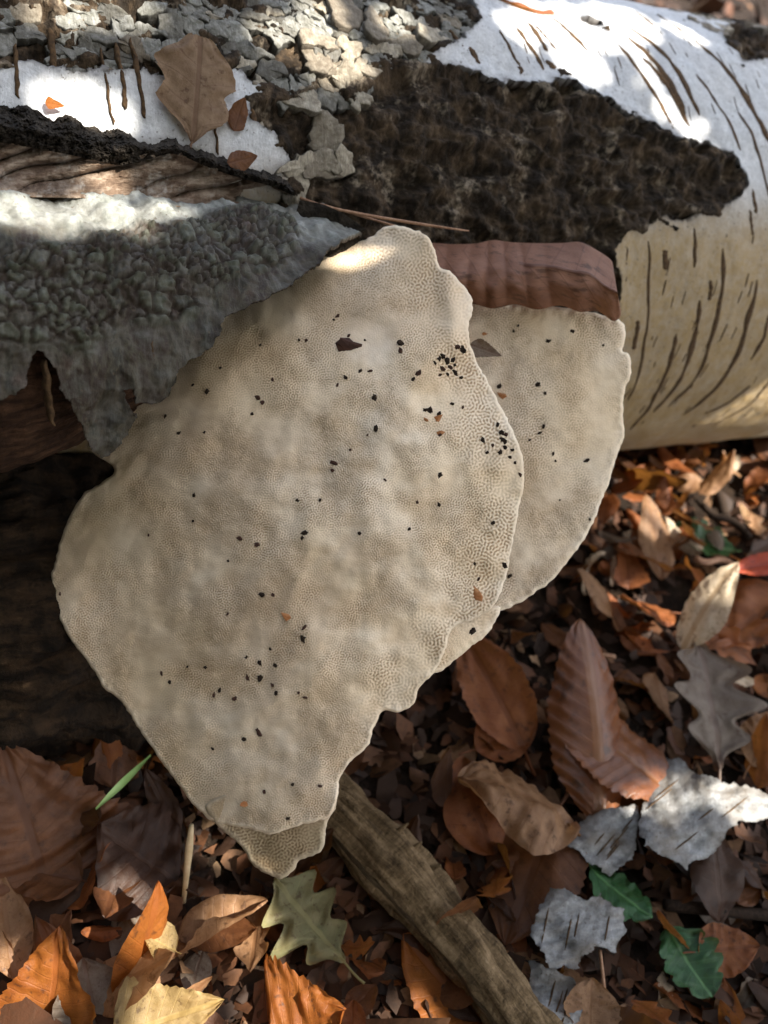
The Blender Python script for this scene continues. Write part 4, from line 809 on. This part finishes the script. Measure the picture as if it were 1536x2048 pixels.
# big curled leaf resting on the half hidden fungus
ct = catmull([(850, 484), (900, 488), (950, 487), (985, 480), (1020, 484), (1060, 486), (1120, 486), (1160, 484), (1190, 498), (1222, 520), (1226, 540)], 8, False)
cb = catmull([(850, 598), (900, 612), (945, 608), (985, 617), (1030, 609), (1075, 619), (1120, 611), (1160, 624), (1195, 622), (1225, 642), (1240, 634), (1242, 620)], 8, False)
def curl_f(x, y, k, t):
    b = 0.398 + 0.010 * k - 0.026 * np.sin(np.clip(t * 0.82 + 0.06, 0, 1) * pi) ** 0.8 - 0.010 * t
    return b - 0.0019 * np.abs(np.sin(k * pi * 11 + 1.2 * t)) * smooth(0.65, 0.5, k) - 0.0042 * fbm(st3(k, t, 5, 2.5, 4), 3) - 0.0040 * np.exp(-np.abs(t - 0.35 - 0.5 * (k - 0.5)) / 0.10) * smooth(0.35, 0.5, k)
x, y, dd = ruled(ct, cb, 150, 40, curl_f); kk = np.linspace(0, 1, 150)[None] + 0 * x; tt_ = np.linspace(0, 1, 40)[:, None] + 0 * x
Xc = P(x, y, dd); c0 = P(1000, 612, .382)
me = mesh_np('dry_leaf', Xc.reshape(-1, 3) - c0, grid_faces(*x.shape)[:, ::-1], LM['curled'], {'lv': np.stack([kk * 0.9, (tt_ - 0.3 - 0.55 * (kk - 0.5)), (tt_ - 0.35 - 0.5 * (kk - 0.5)) * 0.9 + 0.6 * (kk < 0.42)], -1).reshape(-1, 3)})
tag(add('dry_leaf', me, None, c0), 'large curled purplish brown leaf with ribbed veins resting on the half hidden fungus', 'leaf')
o = hero('dry_leaf', 'small grey leaf scrap stuck between the large and the half hidden fungus', 'leaf', 'birch', 'grey', None, None, .009, 146, 0.4, up=tuple(-FW), pts=(P(940, 690, .360), P(1004, 712, .372)), stalk=0.0)

# ------------------------------------------------------------------ needles, grass, stems, branch
MT['needle'] = mat_simple('dry_needle', (0.26, 0.13, 0.07), (0.42, 0.25, 0.15), 500, 0.6, 0.4)
MT['grass'] = mat_simple('green_grass_blade', (0.22, 0.36, 0.10), (0.30, 0.44, 0.16), 100, 0.5, 0.4)
MT['straw'] = mat_simple('straw_stem', (0.48, 0.36, 0.20), (0.60, 0.48, 0.30), 200, 0.6, 0.3)
def strand(name, pts, r, mat, label, cat, group=None, n=8):
    X, f = tube(pts, r, n); c = X.mean(0); o = add(name, mesh_mixed(name, X - c, f, mat), None, c); return tag(o, label, cat, group)
k = np.linspace(0, 1, 9)
strand('pine_needle', P(600 + 338 * k, 396 + 66 * k ** 0.7, .366 + .012 * k - .002 * np.sin(k * pi)), np.interp(k, [0, .7, 1], [.0007, .0007, .0003]), MT['needle'], 'long dry pine needle reaching past the top of the large fungus', 'needle')
strand('pine_needle', P(640 + 150 * k, 408 + 44 * k, .366 + .008 * k), .0005, MT['needle'], 'shorter dry pine needle lying under the long one', 'needle')
k = np.linspace(0, 1, 12)
gb = np.array([G(192 + 110 * q, 1618 - 108 * q, .030 - .02 * q + .012 * sin(q * pi)) for q in k]); wv = np.cross(gb[-1] - gb[0], FW); wv /= np.linalg.norm(wv); bl = .0016 * np.clip(np.sin(pi * np.clip(k * .9 + .06, 0, 1)), .25, 1)
X = np.concatenate([gb + wv * bl[:, None], gb + np.array([0, 0, -.0009]), gb - wv * bl[:, None]]); 
tag(add('grass_blade', mesh_np('grass_blade', X - gb[0], grid_faces(3, 12), MT['grass']), None, gb[0]), 'bright green grass blade lit by the sun under the large fungus', 'grass')
strand('straw', np.array([G(383 - 16 * q, 1650 + 155 * q, .04 - .036 * q) for q in k]), np.interp(k, [0, .3, 1], [.0010, .0018, .0010]), MT['straw'], 'pale dry stem standing in the litter under the fungus', 'stem')
strand('straw', np.array([G(272 - 10 * q + 4 * sin(q * 5), 1930 + 150 * q, .02 - .016 * q) for q in k]), .0006, MT['straw'], 'thin straw crossing the upright orange leaf', 'stem')
strand('straw', np.array([G(1200 + 12 * q, 1900 + 110 * q, .02 - .01 * q) for q in k]), .0008, MT['needle'], 'thin brown leaf stalk hanging from the white bark fragment', 'stem')
strand('straw', np.array([G(1330 + 300 * q, 1810 + 30 * q, .006) for q in k]), .003, MT['crumb'], 'thin black twig lying on soil by the holly leaf', 'twig')
for i, (x0, y0, x1, y1, r_) in enumerate([(1405, 1010, 1500, 1070, .003), (1390, 1115, 1470, 1130, .0025), (1420, 950, 1450, 1030, .004), (1120, 1330, 1230, 1310, .0015)]):
    strand('twig', np.array([G(x0 + (x1 - x0) * q, y0 + (y1 - y0) * q + 6 * sin(q * 7), .015) for q in k]), r_, MT['needle'] if i % 2 else MT['crumb'], ['dark twig among the rust leaves near the holly leaf', 'brown twig pointing at the red leaf tip', 'stout dark twig near the foot of the log', 'thin brown twig above the glossy toothed leaf'][i], 'twig')
# split branch
k = np.linspace(0, 1, 70); bp = np.array([G(590 + 490 * q + 26 * sin(q * 3.1), 1540 + 560 * q ** 1.02, .014 + .006 * sin(q * 3)) for q in k])
rad = .0135 * (1 - .12 * k) * (1 + .10 * perlin(st3(k, k, 6, 0, 3))) + .002 * np.exp(-((k - .36) / .07) ** 2)
X, f = tube(bp, rad, 40); ph = np.tile(np.linspace(0, 2 * pi, 40, endpoint=False), 70); kk = np.repeat(k, 40); ctr = np.repeat(bp, 40, 0)
nz = 1 + .52 * fbm(np.stack([kk * 5, np.cos(ph) * 2.2, np.sin(ph) * 2.2], -1), 4) + .13 * perlin(np.stack([kk * 6, np.cos(ph) * 9, np.sin(ph) * 9], -1))
X[:2800] = ctr + (X[:2800] - ctr) * nz[:, None]
MT['branch'] = mat_wood('split_branch_wood', [(0.02, 0.012, 0.006), (0.12, 0.08, 0.04), (0.26, 0.18, 0.10), (0.42, 0.32, 0.20)], (26, 330), bump=0.9)
st = np.stack([np.append(kk * .26, [0, .26]), np.append(ph * .014, [0, 0]), np.zeros(2802)], -1)
br = thing('split_branch', bp[35] - np.array([0, 0, .014]), 'barkless split branch lying in the litter under the fungus', 'branch')
add('wood', mesh_np('wood', X, f, MT['branch'], {'st': st}), br)
for (q, dx, dy, L_) in [(.36, 60, -34, .016), (.40, 78, -8, .014), (.44, 52, 20, .012), (.30, 66, -40, .010)]:
    i = int(q * 69); p0 = bp[i]; p1 = p0 + (RT * dx - UP * dy) / F_PX * .4 * .8 + np.array([0, 0, .010]); kk4 = np.linspace(0, 1, 5)[:, None]
    sx_, sf_ = tube(p0 + (p1 - p0) * kk4, np.linspace(.004, .0006, 5), 6); add('splinter', mesh_mixed('splinter', sx_, sf_, MT['branch'], {'st': np.stack([sx_[:, 0], sx_[:, 1], 0 * sx_[:, 0]], -1)}), br)

# white bark fragments on the ground
MT['bark_frag'] = mat_white_bark('bark_fragment', (0.33, 0.34, 0.345), (0.14, 0.14, 0.135), (0.085, 0.06, 0.035), 1.0, False)
def fragment(label, outline, z0, bow, ang, seed):
    ol = np.array(outline, float); c = ol.mean(0); lo, hi = ol.min(0) - 16, ol.max(0) + 16; xs, ys = np.meshgrid(np.arange(lo[0], hi[0], 3), np.arange(lo[1], hi[1], 3))
    sd = poly_sd(xs, ys, ol) + 16 * fbm(st3(xs, ys, .035, .035, seed), 4, .7)
    def pos(x, y, d, dz=0.0):
        q = ((x - c[0]) * cos(ang) + (y - c[1]) * sin(ang)) / 120.0
        z = z0 - bow * q * q + .007 * fbm(st3(x, y, .012, .02, seed + 4), 3) + dz; dr = ray(x, y); return CAM + dr * ((z - CAM[2]) / dr[..., 2])[..., None]
    X, Fq, u, v, d = sheet(xs, ys, sd, pos, lambda x, y, d: pos(x, y, d, -.002), flip=True)
    o0 = G(c[0], c[1], 0.0); st = np.stack([u, v, 0 * u], -1) * .00026
    fr = thing('bark_fragment', o0, label, 'bark'); fb_ = add('bark', mesh_np('bark', X, Fq, MT['bark_frag'], {'st': st, 'raw': np.where(d < 0, 1.0, np.exp(-d / 4) * .4)}), fr)
    r = np.random.default_rng(seed)
    for _ in range(30):
        a0 = np.array([r.uniform(lo[0], hi[0]), r.uniform(lo[1], hi[1])]); kk = np.linspace(-1, 1, 7); ln = r.uniform(14, 40)
        pl = a0[None] + kk[:, None] * ln * np.array([-sin(ang), cos(ang)])
        if poly_sd(pl[:, 0], pl[:, 1], ol).min() < 6: continue
        X, f = tube(pos(pl[:, 0], pl[:, 1], 0), .00045 * np.sqrt(np.clip(1.05 - kk * kk, 0, 1)), 6); add('lenticel', mesh_mixed('lenticel', X, f, MT['lenticel']), fb_)
fragment('curved white birch bark fragment lying beyond the glossy toothed leaf', [(1310, 1520), (1355, 1515), (1400, 1550), (1440, 1560), (1500, 1575), (1545, 1600), (1540, 1640), (1480, 1645), (1455, 1660), (1430, 1700), (1400, 1720), (1370, 1738), (1330, 1715), (1290, 1690), (1275, 1650), (1290, 1600)], .034, .020, 0.9, 5)
fragment('ragged white birch bark fragment beside the split branch', [(1170, 1800), (1200, 1790), (1245, 1820), (1250, 1860), (1230, 1905), (1190, 1890), (1170, 1910), (1150, 1940), (1100, 1935), (1080, 1900), (1060, 1870), (1075, 1820), (1100, 1775), (1130, 1780)], .026, .008, 0.2, 6)
fragment('brownish birch bark fragment at the foot of the ragged white one', [(1060, 1925), (1110, 1940), (1150, 1960), (1170, 1995), (1160, 2040), (1120, 2075), (1080, 2040), (1060, 1990)], .016, .010, 0.3, 8)
fragment('tan fibrous bark fragment between the arched leaf and the curved white fragment', [(1150, 1650), (1200, 1620), (1280, 1610), (1275, 1660), (1265, 1720), (1220, 1750), (1170, 1720), (1140, 1690)], .020, .012, 0.7, 9)

# ------------------------------------------------------------------ leaf litter
rl = np.random.default_rng(77)
variants = []; vcurl = []
for i in range(16):
    kind = ['beech', 'beech', 'birch', 'chestnut', 'beech', 'birch', 'oak', 'beech'][i % 8]
    c_, x_ = rl.uniform(-1.3, .9), rl.uniform(-1.3, 1.0); vcurl.append(max(abs(c_), abs(x_)))
    variants.append(leaf_mesh(kind, 1.0, rl.uniform(.5, .72) if kind != 'chestnut' else .38, 200 + i, None, n=22, m=5, curl=c_, cross=x_, fold=rl.uniform(-.25, .25), crumple=rl.uniform(.06, .2), twist=rl.uniform(-.8, .8), stalk=rl.choice([0, .2, .35])))
lit_words = {'dark': 'dark brown', 'brown': 'mid brown', 'rust': 'rust', 'tan': 'light tan', 'grey': 'grey brown', 'orange': 'orange', 'pale': 'pale beige'}
for me_ in variants: me_.materials.append(LM['brown'])
def axis_dist(p, c):
    q = p - c.A0; q2 = q - c.a * (q @ c.a); return np.linalg.norm(q2)
count = 0
while count < 298:
    px, py = (rl.uniform(-90, 1630), rl.uniform(865, 2130)) if count > 92 else (rl.uniform(1150, 1620), 878 + 330 * rl.uniform() ** 1.5)
    if poly_sd(np.array(px), np.array(py), out1) > 45 or poly_sd(np.array(px), np.array(py), out2) > 45: continue
    p = G(px, py, 0.0)
    if p[1] < -0.1 or axis_dist(p + np.array([0, 0, .05]), LOG) < LOG.R * (.80 if count > 92 else .60) or ((p - ROT.A0) @ ROT.a < .27 and axis_dist(p + np.array([0, 0, .03]), ROT) < ROT.R * .9): continue
    key = rl.choice(['dark', 'brown', 'rust', 'tan', 'grey', 'orange', 'pale'], p=[.28, .27, .22, .11, .05, .04, .03] if count > 92 else [.06, .16, .36, .22, .03, .11, .06])
    sz = rl.choice([.024, .032, .042, .056], p=[.34, .34, .24, .08]) * rl.uniform(.8, 1.2)
    vi = int(rl.integers(16)); o = add('litter_leaf', variants[vi]); o.scale = (sz, sz, sz)
    o.location = Vector((p[0], p[1], float(rl.uniform(.001, .009) if count > 92 else rl.uniform(.008, .020))))
    tl = rl.normal(0, .48, 2); o.rotation_euler = (float(tl[0]), float(tl[1]), float(rl.uniform(0, 6.28)))
    o.material_slots[0].link = 'OBJECT'; o.material_slots[0].material = LM[key]
    kd = ['oval', 'oval', 'toothed', 'narrow', 'oval', 'toothed', 'lobed', 'oval'][vi % 8]; szw = 'small' if sz < .038 else ('large' if sz > .052 else 'middle sized'); crl = 'curled' if vcurl[vi] > 1.0 else 'flat'
    lb = f'{szw} {crl} {kd} {lit_words[key]} dead leaf in the leaf litter'; tag(o, lb, 'leaf', lb.replace('dead leaf in the leaf litter', 'litter leaves')); count += 1
# crumbled fragments and the litter further off: nobody could count them
def scatter(name, n, area, size, zr, mat, label, seed, cat):
    r = np.random.default_rng(seed); px, py = area(r, n); a = r.uniform(0, 6.28, n); s = size * r.uniform(.4, 1.4, n); tl = r.normal(0, .5, (n, 2))
    shape = np.array([(0, 0, .10), (1, .1, 0), (.55, .55, .12), (-.1, .62, 0), (-.95, .2, .05), (-.6, -.5, 0), (.15, -.6, .08), (.8, -.45, 0)])
    c, s_ = np.cos(a), np.sin(a); V = shape[None] * s[:, None, None] * np.concatenate([np.ones((n, 1, 1)), r.uniform(.5, 1, (n, 1, 1)), np.ones((n, 1, 1))], 2)
    V = V + r.normal(size=V.shape) * s[:, None, None] * .1
    x = V[..., 0] * c[:, None] - V[..., 1] * s_[:, None]; y = V[..., 0] * s_[:, None] + V[..., 1] * c[:, None]; z = V[..., 2] + x * tl[:, :1] + y * tl[:, 1:]
    X = np.stack([x + px[:, None], y + py[:, None], z + (ground_h(px, py) + r.uniform(*zr, n))[:, None]], -1).reshape(-1, 3)
    tri = np.array([(0, k + 1, (k + 1) % 7 + 1) for k in range(7)]); Fq = (tri[None] + 8 * np.arange(n)[:, None, None]).reshape(-1, 3)
    tint = np.repeat(r.uniform(0, 1, n), 8); o = add(name, mesh_np(name, X, Fq, mat, {'tint': tint}, smooth_shade=False)); tag(o, label, cat, None, 'stuff')
m = M('litter_fragments', 0.7, 0.3); c = m.ramp(m.attr('tint', False), [(0.0, (0.01, 0.005, 0.003)), (0.5, (0.035, 0.015, 0.007)), (0.75, (0.09, 0.032, 0.012)), (0.92, (0.15, 0.07, 0.033)), (1.0, (0.28, 0.18, 0.10))])
b = m.noise(m.obj(), 300, 4, 0.6); MT['frag'] = m.done(m.mix(m.ramp(b, [(0.35, 0.0), (0.7, 0.6)]), c, (0.04, 0.02, 0.01)), m.bump(b, 0.5, 0.0008))
def near_area(r, n): p = G(r.uniform(-300, 1850, n), r.uniform(870, 2400, n), 0.0); return p[:, 0], p[:, 1]
def far_area(r, n):
    q = r.uniform(0.05, 1, n) ** 0.9 * 4.5; a = r.uniform(0, 2 * pi, n); return 0.1 + q * np.cos(a), 0.4 + q * np.sin(a)
scatter('litter_fragments', 7000, near_area, .0075, (.0, .008), MT['frag'], 'crumbled brown leaf fragments and needles covering the soil', 5, 'leaf litter')
scatter('far_litter', 9000, far_area, .038, (.0, .014), MT['frag'], 'brown leaf litter covering the forest floor round the log', 6, 'leaf litter')

# ------------------------------------------------------------------ the tree whose leaves shade the log
MT['trunk'] = mat_simple('hazel_trunk', (0.12, 0.09, 0.065), (0.22, 0.17, 0.12), 40, 0.9, 0.2, 0.6, 0.004)
m = M('hazel_leaf', 0.5, 0.3); m.done((0.10, 0.15, 0.03, 1)); tr = m.n('ShaderNodeBsdfTranslucent', Color=(0.22, 0.26, 0.04, 1)); mx = m.n('ShaderNodeMixShader', Fac=0.3, i1=m.b.outputs[0], i2=tr.outputs[0]); m.t.links.new(mx.outputs[0], m.out.inputs[0]); MT['crown'] = m.m
holes = []      # gaps between the leaves through which the sun reaches these spots
def lg(px, py, r_): holes.append((on_log(px, py, 0), r_))
def gr(px, py, z, r_): holes.append((G(px, py, z), r_ * ((1.9 if py < 1000 else 1.3) if px > 1100 else 0.9)))
for a in [(1180, 50, .020), (1100, 40, .016), (1250, 40, .018), (1040, 55, .010), (1160, 125, .012), (1300, 150, .005), (1330, 215, .004), (1385, 262, .006), (1270, 105, .006), (660, 105, .012), (600, 75, .009), (700, 130, .007), (540, 60, .007), (640, 20, .008), (250, 20, .009), (120, 15, .008), (170, 230, .008), (110, 215, .006), (215, 248, .006), (1360, 60, .008), (790, 40, .008)]: lg(*a)
fl = lambda px, py: P(px, py, float(LIMB.hit(np.array(float(px)), np.array(float(py)))[2]))
for (px, py, r_) in [(40, 425, .008), (110, 430, .007), (200, 420, .007), (250, 440, .006), (330, 420, .004)]: holes.append((fl(px, py), r_))
holes.append((P(235, 330, .315), .005)); holes.append((P(735, 510, .358), .003))
for a in [(1300, 1040, .02, .013), (1345, 980, .01, .014), (1440, 1170, .05, .013), (1500, 980, .015, .012), (1280, 915, .015, .012), (1330, 930, .015, .011), (1400, 925, .015, .012), (1460, 930, .015, .012), (1390, 1010, .015, .008), (1250, 1000, .015, .007), (1500, 1600, .03, .013), (1390, 1570, .034, .006), (290, 1840, .03, .012), (310, 1780, .045, .007), (25, 1990, .012, .014), (60, 1960, .015, .010), (360, 2030, .02, .016), (630, 2030, .02, .014), (840, 2040, .01, .008), (235, 1580, .026, .008), (1520, 920, .01, .014), (1420, 960, .01, .008), (480, 1840, .015, .009), (385, 1700, .03, .007), (1235, 965, .01, .009), (1310, 1600, .03, .005), (1470, 1040, .01, .008), (460, 1690, .01, .006), (1290, 1205, .015, .006), (540, 1930, .01, .006)]: gr(*a)
rt_ = np.random.default_rng(99); Q0 = np.array([.05, .33, .12]); e1 = np.cross(SUN, [0, 0, 1.]); e1 /= np.linalg.norm(e1); e2 = np.cross(SUN, e1)
fx, fy = np.meshgrid(np.arange(110, 1060, 22), np.arange(450, 1680, 22)); fk = poly_sd(fx, fy, out1) > 0; lx = np.array(lob + tipo[2:10], float); FP = np.concatenate([P(fx[fk], fy[fk], D1(fx[fk], fy[fk])), P(lx[:, 0], lx[:, 1], .314 + 0 * lx[:, 0])]) - Q0; fa, fb = FP @ e1, FP @ e2
kept = []
for (h_, r_) in holes:      # a gap that would only light the fungus in front of its spot is none
    q = h_ - Q0; dm_ = np.hypot(fa - q @ e1, fb - q @ e2).min() - .003
    if proj(h_)[2] < .365 and poly_sd(np.array(proj(h_)[0]), np.array(proj(h_)[1]), out1) > 0: kept.append((h_, r_))
    elif dm_ > .003: kept.append((h_, min(r_, dm_)))
    else: print('no gap for', [round(float(z)) for z in proj(h_)[:2]])
holes = kept
HP = np.array([h[0] for h in holes]); HR = np.array([h[1] for h in holes]); hq = HP - Q0; ha, hb = hq @ e1, hq @ e2
cell = .006; ng = 256; ca = (np.arange(ng) - ng / 2) * cell; CA, CB = np.meshgrid(ca, ca); free = np.full(CA.shape, 9.0)
for a_, b_, r_ in zip(ha, hb, HR): free = np.minimum(free, np.hypot(CA - a_, CB - b_) - r_)
covered = np.hypot(CA, CB) > .50; leafs = []
for idx in rt_.permutation(ng * ng):
    i_, j_ = divmod(int(idx), ng)
    if covered[i_, j_] or free[i_, j_] < .004 or rt_.random() < .004: continue
    sz = float(min(rt_.uniform(.022, .040), free[i_, j_] / 1.0)); k_ = int(sz * .42 / cell) + 0
    leafs.append((Q0 + SUN * rt_.uniform(.85, 1.2) + e1 * ca[j_] + e2 * ca[i_], sz))
    covered[max(i_ - k_, 0):i_ + k_ + 1, max(j_ - k_, 0):j_ + k_ + 1] = True
Vs, Fs = [], []
lt = np.array([(-1, 0, 0), (-.5, .55, .05), (.2, .62, .02), (1.05, 0, -.1), (.2, -.62, .02), (-.5, -.55, .05)])
for i, (c, sz) in enumerate(leafs):
    nrm = SUN + rt_.normal(0, .25, 3); nrm /= np.linalg.norm(nrm); xx = np.cross(nrm, rt_.normal(size=3)); xx /= np.linalg.norm(xx); yy = np.cross(nrm, xx)
    Vs.append(c + sz * (lt[:, :1] * xx + lt[:, 1:2] * yy + lt[:, 2:] * nrm)); Fs.append(np.array([(0, 1, 2, 3), (0, 3, 4, 5)]) + 6 * i)
tb = np.array([1.75, .2, -.1]); tree = thing('hazel_tree', tb, 'leafy young tree leaning over the log and shading it', 'tree')
add('crown', mesh_np('crown', np.concatenate(Vs), np.concatenate(Fs), MT['crown']), tree)
k = np.linspace(0, 1, 14)[:, None]; cc = Q0 + SUN * 1.2; tp = tb + (cc + (tb - cc) / np.linalg.norm(tb - cc) * .72 + np.array([0, 0, .35]) - tb) * k + np.array([0, 0, .2]) * np.sin(k * pi)
X, f = tube(tp, np.linspace(.045, .012, 14), 12, .15); add('trunk', mesh_mixed('trunk', X, f, MT['trunk']), tree)
for i in range(9):
    a = i * 2.4; q0 = tp[9 + i % 5]; q1 = cc + (e1 * cos(a) + e2 * sin(a)) * .55 + SUN * rt_.uniform(.05, .2); kk = np.linspace(0, 1, 6)[:, None]
    X, f = tube(q0 + (q1 - q0) * kk, np.linspace(.006, .0015, 6), 6); add('branch', mesh_mixed('branch', X, f, MT['trunk']), tree)

# unseen trees added left of and behind the viewer to block skylight
def sky_block_tree(base, centre, radius, n, seed, label):
    r = np.random.default_rng(seed); base = np.array(base, float); centre = np.array(centre, float); t = thing('hazel_tree', base, label, 'tree')
    d = r.normal(size=(n, 3)); d /= np.linalg.norm(d, axis=1)[:, None]; c = centre + d * (radius * r.uniform(.2, 1, (n, 1)) ** .5) * np.array([1, 1, .9]); sz = r.uniform(.05, .09, n)
    nm = r.normal(size=(n, 3)) + np.array([0, 0, .8]); nm /= np.linalg.norm(nm, axis=1)[:, None]; xx = np.cross(nm, r.normal(size=(n, 3))); xx /= np.linalg.norm(xx, axis=1)[:, None]; yy = np.cross(nm, xx)
    X = c[:, None] + sz[:, None, None] * (lt[None, :, :1] * xx[:, None] + lt[None, :, 1:2] * yy[:, None] + lt[None, :, 2:] * nm[:, None])
    F_ = (np.array([(0, 1, 2, 3), (0, 3, 4, 5)])[None] + 6 * np.arange(n)[:, None, None]).reshape(-1, 4)
    add('crown', mesh_np('crown', X.reshape(-1, 3), F_, MT['crown']), t)
    k = np.linspace(0, 1, 10)[:, None]; X, f = tube(base + (centre - base) * k, np.linspace(.06, .02, 10), 12, .15); add('trunk', mesh_mixed('trunk', X, f, MT['trunk']), t)
    for i in range(7):
        q = base + (centre - base) * (.5 + .07 * i); e = centre + r.normal(size=3) * radius * .5; kk = np.linspace(0, 1, 5)[:, None]; X, f = tube(q + (e - q) * kk, np.linspace(.015, .004, 5), 6); add('branch', mesh_mixed('branch', X, f, MT['trunk']), t)
sky_block_tree((-1.4, -1.0, -.1), (-1.0, -.75, 1.0), 0.85, 4200, 1, 'bushy young tree added unseen behind the viewer on the left to block skylight')
sky_block_tree((.3, -1.9, -.1), (.15, -1.35, 1.0), 0.95, 4600, 2, 'bushy young tree added unseen right behind the viewer to block skylight')
